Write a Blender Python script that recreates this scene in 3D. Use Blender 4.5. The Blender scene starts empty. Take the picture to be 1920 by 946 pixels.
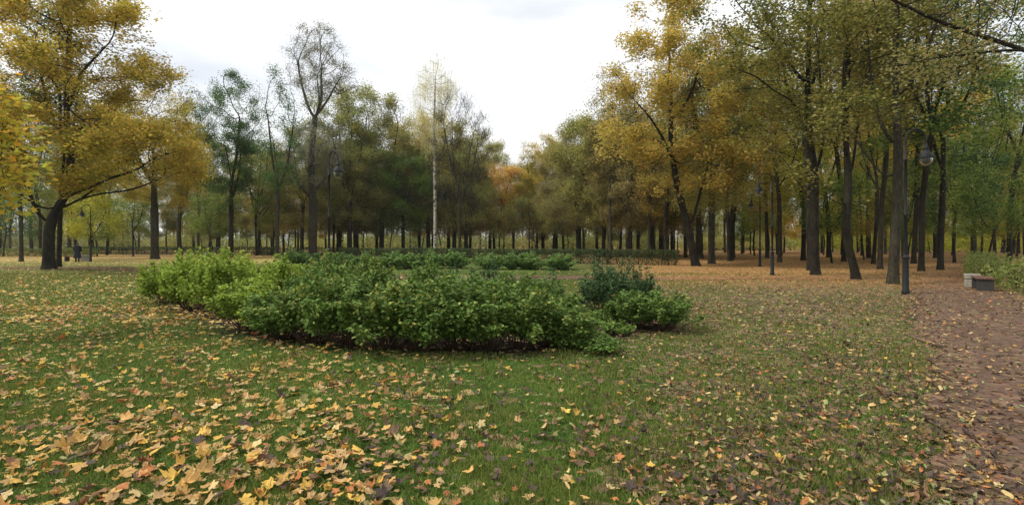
import bpy, math, random
import numpy as np
from mathutils import Vector, Matrix

# ------------------------------------------------------------------ camera, light, exposure
SC = bpy.context.scene
COL = SC.collection
F, HZ, EYE = 930.0, 458.0, 1.5          # focal length and horizon row in photo pixels, eye height in metres
cam = bpy.data.objects.new("camera", bpy.data.cameras.new("camera"))
COL.objects.link(cam); SC.camera = cam
cam.location = (0, 0, EYE); cam.rotation_euler = (math.radians(90), 0, 0)
cam.data.sensor_width = 36; cam.data.lens = 36 * F / 1920
cam.data.shift_y = -(473 - HZ) / 1920
cam.data.clip_start = 0.1; cam.data.clip_end = 3000

SUN_EL, SUN_AZ = math.radians(50), math.radians(-97)     # azimuth measured from +Y (view direction) towards +X
world = bpy.data.worlds.new("World"); SC.world = world; world.use_nodes = True
nt = world.node_tree; nt.nodes.clear()
wo = nt.nodes.new("ShaderNodeOutputWorld"); bg = nt.nodes.new("ShaderNodeBackground")
sky = nt.nodes.new("ShaderNodeTexSky"); sky.sky_type = 'NISHITA'; sky.sun_disc = False
sky.sun_elevation = SUN_EL; sky.sun_rotation = SUN_AZ
sky.air_density = 1.0; sky.dust_density = 2.0
tc = nt.nodes.new("ShaderNodeTexCoord"); mp = nt.nodes.new("ShaderNodeMapping")
mp.inputs['Scale'].default_value = (1.0, 1.0, 2.6); mp.inputs['Location'].default_value = (0.35, 0.1, 0.4)
ns = nt.nodes.new("ShaderNodeTexNoise"); ns.inputs['Scale'].default_value = 1.9; ns.inputs['Detail'].default_value = 4
ns.inputs['Roughness'].default_value = 0.55
rp = nt.nodes.new("ShaderNodeValToRGB")
rp.color_ramp.elements[0].position = 0.30; rp.color_ramp.elements[0].color = (0.5, 0.5, 0.5, 1)
rp.color_ramp.elements[1].position = 0.56; rp.color_ramp.elements[1].color = (1, 1, 1, 1)
mx = nt.nodes.new("ShaderNodeMix"); mx.data_type = 'RGBA'
sx = nt.nodes.new("ShaderNodeSeparateXYZ"); nt.links.new(tc.outputs['Generated'], sx.inputs[0])
zr = nt.nodes.new("ShaderNodeMapRange"); zr.inputs['From Min'].default_value = 0.42; zr.inputs['From Max'].default_value = 0.85
zr.inputs['To Min'].default_value = 9.7; zr.inputs['To Max'].default_value = 13.0; nt.links.new(sx.outputs['Z'], zr.inputs['Value'])
cb = nt.nodes.new("ShaderNodeVectorMath"); cb.operation = 'SCALE'; cb.inputs[0].default_value = (0.985, 1.0, 1.02)
nt.links.new(zr.outputs[0], cb.inputs['Scale']); nt.links.new(cb.outputs[0], mx.inputs['B'])
nt.links.new(tc.outputs['Generated'], mp.inputs['Vector']); nt.links.new(mp.outputs['Vector'], ns.inputs['Vector'])
nt.links.new(ns.outputs['Fac'], rp.inputs['Fac']); nt.links.new(rp.outputs['Color'], mx.inputs['Factor'])
nt.links.new(sky.outputs['Color'], mx.inputs['A']); nt.links.new(mx.outputs['Result'], bg.inputs['Color'])
bg.inputs['Strength'].default_value = 0.1
nt.links.new(bg.outputs['Background'], wo.inputs['Surface'])

sun_d = bpy.data.lights.new("sun", 'SUN'); sun_d.energy = 2.6; sun_d.angle = math.radians(9); sun_d.color = (1.0, 0.93, 0.80)
sun = bpy.data.objects.new("sun", sun_d); COL.objects.link(sun)
sd = Vector((math.sin(SUN_AZ) * math.cos(SUN_EL), math.cos(SUN_AZ) * math.cos(SUN_EL), math.sin(SUN_EL)))
sun.rotation_euler = sd.to_track_quat('Z', 'Y').to_euler()

SC.view_settings.view_transform = 'Standard'; SC.view_settings.look = 'None'
SC.view_settings.gamma = 1.0; SC.view_settings.exposure = 0.30
SC.cycles.max_bounces = 8; SC.cycles.diffuse_bounces = 6; SC.cycles.transmission_bounces = 4; SC.cycles.volume_bounces = 1
SC.cycles.glossy_bounces = 2; SC.cycles.use_denoising = True
SC.cycles.caustics_reflective = False; SC.cycles.caustics_refractive = False

HAZE = 0.00022
R = np.random.default_rng(7); random.seed(7)

# ------------------------------------------------------------------ helpers
def H(x, y):
    x = np.asarray(x, float); y = np.asarray(y, float)
    return 0.030 * np.sin(x * 0.31 + 0.6) * np.cos(y * 0.27 + 1.1) + 0.018 * np.sin(x * 0.83 + y * 0.55) - 0.0
def ground_at(px, row):
    d = EYE * F / (row - HZ); return (px - 960) / F * d, d
def XD(px, d): return (px - 960) / F * d
def ZR(row, d): return EYE + (HZ - row) / F * d

def srgb(*c):
    c = np.array(c, float) / 255.0
    return tuple(np.where(c <= 0.04045, c / 12.92, ((c + 0.055) / 1.055) ** 2.4))

class MB:
    """Collects arrays of vertices and faces and links them as one mesh object."""
    def __init__(s): s.v = []; s.f = []; s.n = 0; s.at = {}; s.m = []
    def add(s, V, Fc, mat=0, **at):
        V = np.asarray(V, np.float32).reshape(-1, 3); Fc = np.asarray(Fc, np.int64)
        s.v.append(V); s.f.append(Fc + s.n); s.n += len(V); s.m.append(np.full(len(Fc), mat, np.int32))
        for k, a in at.items(): s.at.setdefault(k, []).append(np.broadcast_to(np.asarray(a, np.float32), (len(Fc),) + np.shape(a)[1:]) if np.ndim(a) else np.full(len(Fc), a, np.float32))
    def mesh(s, name, smooth=True):
        me = bpy.data.meshes.new(name)
        V = np.concatenate(s.v); me.vertices.add(len(V)); me.vertices.foreach_set('co', V.ravel())
        loops = np.concatenate([f.ravel() for f in s.f]); tot = np.concatenate([np.full(len(f), f.shape[1]) for f in s.f])
        st = np.concatenate([[0], np.cumsum(tot)[:-1]])
        me.loops.add(len(loops)); me.loops.foreach_set('vertex_index', loops.astype(np.int32))
        me.polygons.add(len(tot)); me.polygons.foreach_set('loop_start', st.astype(np.int32))
        me.polygons.foreach_set('loop_total', tot.astype(np.int32))
        me.polygons.foreach_set('material_index', np.concatenate(s.m))
        me.polygons.foreach_set('use_smooth', np.full(len(tot), smooth))
        for k, l in s.at.items():
            a = np.concatenate(l)
            if a.ndim == 2:
                at = me.attributes.new(k, 'FLOAT_COLOR', 'FACE')
                at.data.foreach_set('color', np.concatenate([a, np.ones((len(a), 1), np.float32)], 1).ravel())
            else:
                me.attributes.new(k, 'FLOAT', 'FACE').data.foreach_set('value', a.astype(np.float32))
        me.update(calc_edges=True); return me

def link(name, me, mats=(), parent=None, loc=(0, 0, 0), rz=0.0):
    o = bpy.data.objects.new(name, me); COL.objects.link(o)
    for m in mats if isinstance(mats, (list, tuple)) else [mats]: me.materials.append(m)
    o.parent = parent; o.location = loc; o.rotation_euler = (0, 0, rz); return o
def empty(name, loc=(0, 0, 0), rz=0.0):
    o = bpy.data.objects.new(name, None); COL.objects.link(o); o.location = loc; o.rotation_euler = (0, 0, rz)
    o.empty_display_size = 0.2; return o
def tag(o, label=None, cat=None, group=None, kind=None):
    if label: o['label'] = label
    if cat: o['category'] = cat
    if group: o['group'] = group
    if kind: o['kind'] = kind
    return o
def copy_tree(o, parent=None):
    c = o.copy(); COL.objects.link(c); c.parent = parent
    for ch in list(o.children): copy_tree(ch, c)
    return c

def tube_arrays(P, rad, k, lump=0.0, ph=0.0):
    P = np.asarray(P, float); n = len(P); rad = np.asarray(rad, float)
    T = np.gradient(P, axis=0); T /= np.linalg.norm(T, axis=1, keepdims=True) + 1e-9
    m = T.mean(0); ref = np.array([1.0, 0, 0]) if abs(m[0]) < 0.7 * np.linalg.norm(m) + 1e-9 else np.array([0, 1.0, 0])
    N = ref - (T @ ref)[:, None] * T; N /= np.linalg.norm(N, axis=1, keepdims=True) + 1e-9
    B = np.cross(T, N); a = np.arange(k) * 2 * math.pi / k
    rr = rad[:, None] * np.ones(k)
    if lump: rr = rr * (1 + lump * np.sin(3 * a + ph + P[:, 2:3] * 0.5) + lump * 0.7 * np.sin(5 * a - ph + P[:, 2:3] * 1.1))
    V = P[:, None] + rr[..., None] * (np.cos(a)[None, :, None] * N[:, None] + np.sin(a)[None, :, None] * B[:, None])
    i = np.arange(n - 1)[:, None] * k; j = np.arange(k)[None]; j2 = (j + 1) % k
    Q = np.stack([i + j, i + j2, i + k + j2, i + k + j], -1).reshape(-1, 4)
    return V.reshape(-1, 3), Q
def add_tube(mb, P, rad, k=8, caps=True, mat=0):
    rad = np.broadcast_to(rad, (len(P),)); V, Q = tube_arrays(P, rad, k); mb.add(V, Q, mat)
    if caps:
        P = np.asarray(P, float)
        for e, s in ((0, 1), (len(P) - 1, -1)):
            W = V[e * k:(e + 1) * k]; C = W.mean(0)[None]
            a = np.arange(k); mb.add(np.concatenate([W, C]), np.stack([a, np.full(k, k), (a + 1) % k], -1)[:, ::s], mat)
def add_box(mb, c, s, rz=0.0, bev=0.0, mat=0):
    c = np.array(c, float); h = np.array(s, float) / 2
    if bev <= 0:
        V = np.array([[x, y, z] for x in (-1, 1) for y in (-1, 1) for z in (-1, 1)], float) * h
        Fq = [[0, 1, 3, 2], [4, 6, 7, 5], [0, 4, 5, 1], [2, 3, 7, 6], [0, 2, 6, 4], [1, 5, 7, 3]]
    else:
        b = bev; hx, hy, hz = h
        ring = lambda x, y, z: [[-x + (b if z == hz else b), -y, 0]]
        L = []
        for (ix, iy, z) in ((hx - b, hy - b, -hz), (hx, hy, -hz + b), (hx, hy, hz - b), (hx - b, hy - b, hz)):
            q = b * 0.6 if (ix == hx) else b * 0.3
            L += [[-ix + q, -iy, z], [ix - q, -iy, z], [ix, -iy + q, z], [ix, iy - q, z], [ix - q, iy, z], [-ix + q, iy, z], [-ix, iy - q, z], [-ix, -iy + q, z]]
        V = np.array(L); Fq = []
        for r in range(3):
            for j in range(8): Fq.append([r * 8 + j, r * 8 + (j + 1) % 8, r * 8 + 8 + (j + 1) % 8, r * 8 + 8 + j])
        ca, sa = math.cos(rz), math.sin(rz)
        V = V @ np.array([[ca, sa, 0], [-sa, ca, 0], [0, 0, 1]]) + c
        mb.add(V, Fq, mat); mb.add(V[24:32], [list(range(8))], mat); mb.add(V[0:8], [list(range(7, -1, -1))], mat); return
    ca, sa = math.cos(rz), math.sin(rz)
    mb.add(V @ np.array([[ca, sa, 0], [-sa, ca, 0], [0, 0, 1]]) + c, Fq, mat)
def add_lathe(mb, prof, k=20, c=(0, 0, 0), mat=0):
    prof = np.array(prof, float); P = np.zeros((len(prof), 3)); P[:, 2] = prof[:, 1]
    a = np.arange(k) * 2 * math.pi / k
    V = np.stack([prof[:, 0:1] * np.cos(a), prof[:, 0:1] * np.sin(a), np.repeat(prof[:, 1:2], k, 1)], -1) + np.array(c)
    n = len(prof); i = np.arange(n - 1)[:, None] * k; j = np.arange(k)[None]; j2 = (j + 1) % k
    mb.add(V.reshape(-1, 3), np.stack([i + j, i + j2, i + k + j2, i + k + j], -1).reshape(-1, 4), mat)

# ------------------------------------------------------------------ materials
def new_mat(name):
    m = bpy.data.materials.new(name); m.use_nodes = True; t = m.node_tree; t.nodes.clear()
    o = t.nodes.new("ShaderNodeOutputMaterial"); return m, t, o
def N(t, typ, **kw):
    n = t.nodes.new(typ)
    for k, v in kw.items():
        if k in n.inputs.keys(): n.inputs[k].default_value = v
        else: setattr(n, k, v)
    return n
def ramp(t, stops, interp='LINEAR'):
    n = t.nodes.new("ShaderNodeValToRGB"); cr = n.color_ramp; cr.interpolation = interp
    while len(cr.elements) < len(stops): cr.elements.new(0.5)
    for e, (p, c) in zip(cr.elements, stops): e.position = p; e.color = (*c, 1)
    return n
def plain(name, col, rough=0.6, metal=0.0, var=0.25, scale=8.0, bump=0.0, spec=0.25):
    m, t, o = new_mat(name); p = N(t, "ShaderNodeBsdfPrincipled", Roughness=rough, Metallic=metal); p.inputs['Specular IOR Level'].default_value = spec
    c = N(t, "ShaderNodeTexCoord"); n = N(t, "ShaderNodeTexNoise", Scale=scale, Detail=5.0)
    lo = tuple(x * (1 - var) for x in col); hi = tuple(min(1, x * (1 + var)) for x in col)
    r = ramp(t, [(0.3, lo), (0.7, hi)]); L = t.links.new
    L(c.outputs['Object'], n.inputs['Vector']); L(n.outputs['Fac'], r.inputs['Fac']); L(r.outputs['Color'], p.inputs['Base Color'])
    if bump:
        b = N(t, "ShaderNodeBump", Strength=0.6, Distance=bump); L(n.outputs['Fac'], b.inputs['Height']); L(b.outputs['Normal'], p.inputs['Normal'])
    L(p.outputs['BSDF'], o.inputs['Surface']); return m
def leaf_mat(name, cols, trans=0.38, gain=1.0):
    """cols: sRGB triples of living or autumn leaves; each face carries its own random values r (leaf) and c (clump)."""
    m, t, o = new_mat(name); L = t.links.new
    ar = N(t, "ShaderNodeAttribute", attribute_name='r'); ac = N(t, "ShaderNodeAttribute", attribute_name='c')
    oi = N(t, "ShaderNodeObjectInfo")
    a = N(t, "ShaderNodeMath", operation='MULTIPLY'); a.inputs[1].default_value = 0.36; L(ar.outputs['Fac'], a.inputs[0])
    b = N(t, "ShaderNodeMath", operation='MULTIPLY_ADD'); b.inputs[1].default_value = 0.42; L(ac.outputs['Fac'], b.inputs[0]); L(a.outputs[0], b.inputs[2])
    c = N(t, "ShaderNodeMath", operation='MULTIPLY_ADD'); c.inputs[1].default_value = 0.22; L(oi.outputs['Random'], c.inputs[0]); L(b.outputs[0], c.inputs[2])
    k = len(cols); r = ramp(t, [(0.12 + 0.76 * i / (k - 1), tuple(x * gain for x in srgb(*q))) for i, q in enumerate(cols)])
    L(c.outputs[0], r.inputs['Fac'])
    hsv = N(t, "ShaderNodeHueSaturation"); mr = N(t, "ShaderNodeMapRange"); mr.inputs['To Min'].default_value = 0.72; mr.inputs['To Max'].default_value = 1.25
    L(ar.outputs['Fac'], mr.inputs['Value']); L(mr.outputs[0], hsv.inputs['Value']); L(r.outputs['Color'], hsv.inputs['Color'])
    p = N(t, "ShaderNodeBsdfPrincipled", Roughness=0.62); p.inputs['Specular IOR Level'].default_value = 0.25
    tr = N(t, "ShaderNodeBsdfTranslucent"); mxs = N(t, "ShaderNodeMixShader"); mxs.inputs[0].default_value = trans
    L(hsv.outputs['Color'], p.inputs['Base Color']); L(hsv.outputs['Color'], tr.inputs['Color'])
    L(p.outputs[0], mxs.inputs[1]); L(tr.outputs[0], mxs.inputs[2]); L(mxs.outputs[0], o.inputs['Surface']); return m
def bark_mat(name, c1, c2, moss=0.3, scale=1.0):
    m, t, o = new_mat(name); L = t.links.new
    c = N(t, "ShaderNodeTexCoord"); mp = N(t, "ShaderNodeMapping"); mp.inputs['Scale'].default_value = (14 * scale, 14 * scale, 2.6 * scale)
    n = N(t, "ShaderNodeTexNoise", Scale=1.0, Detail=6.0, Roughness=0.65); v = N(t, "ShaderNodeTexVoronoi", Scale=1.1); v.feature = 'DISTANCE_TO_EDGE'
    L(c.outputs['Object'], mp.inputs['Vector']); L(mp.outputs[0], n.inputs['Vector']); L(mp.outputs[0], v.inputs['Vector'])
    mu = N(t, "ShaderNodeMath", operation='MULTIPLY'); L(n.outputs['Fac'], mu.inputs[0]); L(v.outputs['Distance'], mu.inputs[1])
    ad = N(t, "ShaderNodeMath", operation='MULTIPLY_ADD'); ad.inputs[1].default_value = 1.6; L(mu.outputs[0], ad.inputs[0]); L(n.outputs['Fac'], ad.inputs[2])
    r = ramp(t, [(0.35, srgb(*c1)), (0.95, srgb(*c2))]); L(ad.outputs[0], r.inputs['Fac'])
    n2 = N(t, "ShaderNodeTexNoise", Scale=1.3, Detail=3.0); L(c.outputs['Object'], n2.inputs['Vector'])
    mr = N(t, "ShaderNodeMapRange"); mr.inputs['From Min'].default_value = 0.45; mr.inputs['From Max'].default_value = 0.7; mr.inputs['To Max'].default_value = moss
    L(n2.outputs['Fac'], mr.inputs['Value'])
    x = N(t, "ShaderNodeMix", data_type='RGBA'); L(mr.outputs[0], x.inputs['Factor']); L(r.outputs['Color'], x.inputs['A']); x.inputs['B'].default_value = (*srgb(72, 78, 52), 1)
    p = N(t, "ShaderNodeBsdfPrincipled", Roughness=0.9); p.inputs['Specular IOR Level'].default_value = 0.15
    L(x.outputs['Result'], p.inputs['Base Color'])
    b = N(t, "ShaderNodeBump", Strength=0.9, Distance=0.03); L(ad.outputs[0], b.inputs['Height']); L(b.outputs[0], p.inputs['Normal'])
    L(p.outputs[0], o.inputs['Surface']); return m
def birch_mat():
    m, t, o = new_mat("birch_bark"); L = t.links.new
    c = N(t, "ShaderNodeTexCoord"); mp = N(t, "ShaderNodeMapping"); mp.inputs['Scale'].default_value = (3, 3, 5)
    n = N(t, "ShaderNodeTexNoise", Scale=1.0, Detail=3.0); L(c.outputs['Object'], mp.inputs['Vector']); L(mp.outputs[0], n.inputs['Vector'])
    r = ramp(t, [(0.40, srgb(40, 38, 34)), (0.47, srgb(176, 172, 160))]); L(n.outputs['Fac'], r.inputs['Fac'])
    p = N(t, "ShaderNodeBsdfPrincipled", Roughness=0.8); L(r.outputs['Color'], p.inputs['Base Color']); L(p.outputs[0], o.inputs['Surface']); return m

PAL = {
 'gold':   leaf_mat("leaves_gold",   [(136, 128, 66), (176, 154, 78), (202, 172, 86), (150, 152, 74), (208, 162, 86)], gain=1.18, trans=0.45),
 'oakgold':leaf_mat("leaves_oak",    [(114, 126, 52), (146, 146, 58), (176, 164, 66), (192, 156, 70), (128, 138, 56)], gain=1.18, trans=0.45),
 'olive':  leaf_mat("leaves_olive",  [(104, 120, 66), (124, 134, 72), (146, 148, 80), (160, 148, 84), (112, 128, 70)], gain=1.18, trans=0.45),
 'green':  leaf_mat("leaves_green",  [(70, 104, 50), (90, 122, 56), (114, 140, 62), (144, 154, 66), (86, 118, 54)], trans=0.46),
 'dgreen': leaf_mat("leaves_deep",   [(56, 88, 50), (74, 106, 58), (94, 124, 64), (66, 98, 54)], trans=0.44),
 'ygreen': leaf_mat("leaves_fresh",  [(138, 152, 52), (166, 172, 58), (196, 186, 64), (144, 160, 60)], trans=0.5),
 'brown':  leaf_mat("leaves_brown",  [(114, 110, 76), (134, 124, 80), (152, 138, 86), (124, 126, 80), (156, 130, 84)], gain=1.18, trans=0.45),
 'orange': leaf_mat("leaves_orange", [(180, 138, 76), (204, 162, 84), (210, 176, 90), (184, 162, 84)], gain=1.18, trans=0.46),
 'yellow': leaf_mat("leaves_yellow", [(196, 158, 46), (224, 184, 58), (214, 184, 70), (160, 166, 62), (218, 154, 58)], trans=0.48),
 'grey':   leaf_mat("leaves_greying",[(120, 122, 110), (138, 138, 120), (150, 148, 122), (130, 132, 118)]),
 'nolive': leaf_mat("leaves_near_olive", [(84, 98, 52), (106, 116, 58), (130, 132, 66), (150, 138, 72), (96, 108, 56)], trans=0.36),
 'birch':  leaf_mat("leaves_birch",  [(186, 186, 148), (206, 200, 156), (214, 206, 146), (192, 192, 152)], trans=0.5),
 'shrubL': leaf_mat("leaves_spirea_bright", [(66, 92, 36), (104, 132, 46), (156, 172, 64), (120, 150, 56), (192, 186, 80)], trans=0.3),  # yellower spirea, with part of the left side's brighter light in its colour
 'shrubM': leaf_mat("leaves_spirea",        [(42, 64, 32), (70, 98, 42), (108, 134, 58), (84, 114, 48), (150, 150, 72)], trans=0.25),
 'shrubD': leaf_mat("leaves_rose",          [(36, 56, 34), (54, 80, 44), (78, 104, 58), (50, 74, 42)], trans=0.2),
 'shrubB': leaf_mat("leaves_back_row",      [(68, 98, 50), (98, 130, 64), (132, 160, 84), (90, 122, 62)], trans=0.3),
 'hedge':  leaf_mat("leaves_hedge",         [(40, 54, 32), (56, 72, 38), (74, 90, 46), (70, 76, 46)], trans=0.2),
 'hedgeR': leaf_mat("leaves_loose_hedge",   [(88, 104, 56), (112, 126, 64), (140, 146, 74), (98, 116, 62)], trans=0.4),
}
BARK = bark_mat("bark_dark", (18, 16, 14), (56, 50, 42), 0.3)
BARK2 = bark_mat("bark_grey", (28, 26, 22), (76, 70, 58), 0.4)
BIRCH = birch_mat()

# ------------------------------------------------------------------ trees
def resample(P, step):
    P = np.array(P, float); d = np.linalg.norm(np.diff(P, axis=0), axis=1); s = np.concatenate([[0], np.cumsum(d)])
    n = max(2, int(round(s[-1] / step)) + 1); q = np.linspace(0, s[-1], n)
    Q = np.stack([np.interp(q, s, P[:, i]) for i in range(3)], 1)
    if n > 4:
        for _ in range(2): Q[1:-1] = 0.5 * Q[1:-1] + 0.25 * (Q[:-2] + Q[2:])
    return Q
def blobs(g, els, voids=0.25):
    A = []
    for (cx, cy, cz, rx, ry, rz, n) in els:
        u = g.normal(size=(n, 3)); u /= np.linalg.norm(u, axis=1, keepdims=True)
        rr = g.random(n) ** 0.45
        A.append(u * rr[:, None] * [rx, ry, rz] + [cx, cy, cz])
    A = np.concatenate(A)
    if voids:
        nv = max(3, int(len(A) * 0.012)); c = A[g.integers(0, len(A), nv)]; rv = g.uniform(0.6, 1.5, nv) * voids * 4
        D = np.linalg.norm(A[:, None] - c[None], axis=2); A = A[~(D < rv).any(1)]
    return A
def skeleton(g, limbs, A, step=0.45, infl=7.0, kill=0.9, maxit=90, up=0.05, jit=0.22):
    P = []; par = []
    for li, L in enumerate(limbs):
        Q = resample(L, step)
        if li == 0:
            for i, q in enumerate(Q): P.append(q); par.append(i - 1)
        else:
            k = int(np.argmin(np.linalg.norm(np.array(P) - Q[0], axis=1)))
            for q in Q[1:]: P.append(q); par.append(k); k = len(P) - 1
    P = np.array(P); n0 = len(P)
    D = np.linalg.norm(A[:, None] - P[None], axis=2)
    if n0 > 6: D[:, :max(1, int(n0 * 0.0))] += 0
    near = D.argmin(1); nd = D.min(1); alive = nd > kill
    A = A[alive]; near = near[alive]; nd = nd[alive]
    for it in range(maxit):
        act = nd < infl
        if not act.any():
            if len(A) == 0: break
            act = nd < nd.min() + 1.0
        ids, inv = np.unique(near[act], return_inverse=True)
        v = A[act] - P[near[act]]; v /= np.linalg.norm(v, axis=1, keepdims=True) + 1e-9
        S = np.zeros((len(ids), 3)); np.add.at(S, inv, v)
        S /= np.linalg.norm(S, axis=1, keepdims=True) + 1e-9
        S += g.normal(size=S.shape) * jit; S[:, 2] += up
        S /= np.linalg.norm(S, axis=1, keepdims=True) + 1e-9
        new = P[ids] + S * step
        base = len(P); P = np.concatenate([P, new]); par += list(ids)
        D = np.linalg.norm(A[:, None] - new[None], axis=2); j = D.argmin(1); dm = D[np.arange(len(A)), j]
        b = dm < nd; near = np.where(b, base + j, near); nd = np.where(b, dm, nd)
        keep = nd > kill; A = A[keep]; near = near[keep]; nd = nd[keep]
        if len(A) == 0: break
    return P, np.array(par)
def radii(P, par, R0, tip=0.011, ex=2.4):
    n = len(P); r = np.zeros(n); ch = np.zeros(n, int); sub = np.ones(n, int)
    for i in range(n - 1, -1, -1):
        r[i] = tip if ch[i] == 0 else r[i] ** (1 / ex)
        if par[i] >= 0: r[par[i]] += r[i] ** ex; ch[par[i]] += 1; sub[par[i]] += sub[i]
    k = math.log(R0 / tip) / math.log(max(r[0], tip * 1.5) / tip)
    return tip * (r / tip) ** k, ch, sub
def tree_meshes(seed, limbs, els, R0, nclus=2600, per=14, leaf=0.12, csp=0.30, lsp=0.24, step=0.45, kill=0.85, up=0.14,
                voids=0.2, tip=0.013, droop=0.0, jit=0.22, bare=False, flare=0.55, twig=0.008, cfreq=2.3, axw=1.3, coff=0.4, strands=0.0, maple=False):
    g = np.random.default_rng(seed); A = blobs(g, els, voids)
    P, par = skeleton(g, limbs, A, step=step, kill=kill, up=up, jit=jit)
    r, ch, sub = radii(P, par, R0, tip)
    n = len(P); kids = [[] for _ in range(n)]
    for i in range(1, n): kids[par[i]].append(i)
    tb = MB(); starts = [(0, -1)]
    while starts:
        i, p0 = starts.pop(); ch_ = [i]
        while kids[ch_[-1]]:
            k = sorted(kids[ch_[-1]], key=lambda q: -r[q]); ch_.append(k[0])
            for q in k[1:]: starts.append((q, ch_[-2] if False else ch_[-2 + 1]))
        idx = ([p0] if p0 >= 0 else []) + ch_
        if len(idx) < 2: continue
        Q = P[idx].copy(); rr = r[idx].copy()
        if p0 >= 0: rr[0] = min(rr[0], rr[1] * 1.25)
        if len(Q) > 3: Q[1:-1] = 0.5 * Q[1:-1] + 0.25 * (Q[:-2] + Q[2:])
        rmax = rr.max(); k = 12 if rmax > 0.2 else 8 if rmax > 0.09 else 5 if rmax > 0.035 else 3
        if p0 < 0: rr = rr * (1 + flare * np.exp(-np.maximum(Q[:, 2] + 0.1, 0) / 0.32))
        V, Qd = tube_arrays(Q, rr, k, 0.07 if rmax > 0.12 else 0.0, seed)
        tb.add(V, Qd)
    # twigs and leaves on the outer shoots
    outer = np.where((sub <= 6) & (r < 0.05) & (P[:, 2] > 1.2))[0]
    Po = P[outer]; kv = g.normal(size=(7, 3)); kv /= np.linalg.norm(kv, axis=1, keepdims=True); kv *= g.uniform(0.75, 1.25, (7, 1)) * cfreq * [1, 1, 1.15]
    nzv = np.sin(Po @ kv.T + g.uniform(0, 6.28, 7)).sum(1) / 2.6; dax = np.linalg.norm(Po[:, :2] - P[np.clip((Po[:, 2] / step).astype(int), 0, len(resample(limbs[0], step)) - 1), :2], axis=1)
    w = (np.clip(nzv + coff, 0.015, 1.2) ** 1.3) * np.clip(dax / axw, 0.04, 1); w /= w.sum()
    s = g.choice(outer, nclus, p=w); u = g.normal(size=(nclus, 3)); u[:, 2] = u[:, 2] * 0.85 - droop
    C = P[s] + u * csp
    # twig = thin triangle strip from node to clump
    a = P[s]; d = C - a; q = np.cross(d, [0, 0, 1.0]); q /= np.linalg.norm(q, axis=1, keepdims=True) + 1e-6
    tw = twig
    V = np.stack([a - q * tw, a + q * tw, C], 1).reshape(-1, 3); tb.add(V, np.arange(nclus * 3).reshape(-1, 3))
    if bare:
        for rep in range(3):
            e = C + g.normal(size=C.shape) * 0.3 + [0, 0, 0.5]; q = np.cross(e - C, g.normal(size=C.shape)); q /= np.linalg.norm(q, axis=1, keepdims=True) + 1e-6
            V = np.stack([C - q * twig * .8, C + q * twig * .8, e], 1).reshape(-1, 3); tb.add(V, np.arange(nclus * 3).reshape(-1, 3))
    tm = tb.mesh("trunk")
    if per <= 0: return tm, None, P, r
    tone = (np.sin(C[:, 0] * 0.9 + seed) + np.sin(C[:, 1] * 1.1 + seed * 2) + np.sin(C[:, 2] * 1.3 + seed * 3)) / 6 + 0.5
    cl = np.clip(0.55 * tone + 0.45 * g.random(nclus), 0, 1)
    Np = nclus * per; cc = np.repeat(np.arange(nclus), per)
    pos = C[cc] + g.normal(size=(Np, 3)) * lsp * [1, 1, 0.8]
    if strands:
        L = g.uniform(0.4, 1.0, nclus) * strands; tt = np.tile(np.linspace(0, 1, per), nclus)
        pos = C[cc] + g.normal(size=(Np, 3)) * 0.035 + np.stack([0 * tt, 0 * tt, -tt * L[cc]], 1)
        e = C - np.stack([0 * L, 0 * L, L], 1); tb2 = MB()
    leaf_b = leaves(g, pos, leaf * g.uniform(0.65, 1.25, Np), g.random(Np), cl[cc], flat=0.68, maple=maple)
    return tm, leaf_b.mesh("crown", smooth=False), P, r

RH = (np.array([[0, 0, 0], [0.40, 0.45, 0.10], [0, 1.0, -0.05], [-0.40, 0.45, 0.10]]), np.array([[0, 1, 2], [0, 2, 3]]))
def star(lobes=((0, 1.0), (52, 0.92), (-52, 0.92), (112, 0.6), (-112, 0.6))):
    pts = []
    L = sorted(lobes)
    for i, (a, r) in enumerate(L):
        for da, rr in ((-20, 0.72), (-11, 0.80), (0, 1.0), (11, 0.80), (20, 0.72)):
            pts.append((a + da, r * rr))
        an = L[(i + 1) % len(L)][0] + (360 if i == len(L) - 1 else 0)
        if i < len(L) - 1: pts.append(((a + an) / 2, 0.50))
    pts.append((178, 0.14)); 
    return [(r * math.sin(math.radians(a)), r * math.cos(math.radians(a))) for a, r in pts]
def fan(outl, curl, g, ctr=(0, 0.05)):
    o = np.array(outl); n = len(o); mid = o * 0.5 + np.array(ctr) * 0.5
    allp = np.concatenate([[ctr], mid, o]); rr = np.hypot(allp[:, 0], allp[:, 1]); th = np.arctan2(allp[:, 0], allp[:, 1])
    z = curl * (rr ** 2) * (1 + 0.7 * np.sin(2 * th + g.uniform(0, 6))) + 0.10 * rr * np.sin(5 * th + g.uniform(0, 6)) + g.normal(size=len(allp)) * 0.025
    V = np.column_stack([allp, z]); Fc = []
    for i in range(n):
        j = (i + 1) % n; Fc.append([0, 1 + j, 1 + i]); Fc.append([1 + i, 1 + j, 1 + n + j]); Fc.append([1 + i, 1 + n + j, 1 + n + i])
    # leaf stalk
    b = len(V); V = np.concatenate([V, [[-0.012, -0.05, 0.0], [0.012, -0.05, 0.0], [0.06, -0.75, 0.06]]]); Fc.append([b, b + 1, b + 2])
    return V * [0.5, 0.5, 0.5], np.array(Fc)
STAR6 = None
def simple_star():
    o = [(0, 1), (.2, .45), (.85, .55), (.5, .05), (.55, -.5), (0, -.3), (-.55, -.5), (-.5, .05), (-.85, .55), (-.2, .45)]
    V = np.array([[0, 0.1, 0]] + [[a * 0.5, b * 0.5, 0.08 * abs(a)] for a, b in o]); n = len(o)
    return V, np.array([[0, 1 + (i + 1) % n, 1 + i] for i in range(n)])
SSTAR = simple_star()
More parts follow.
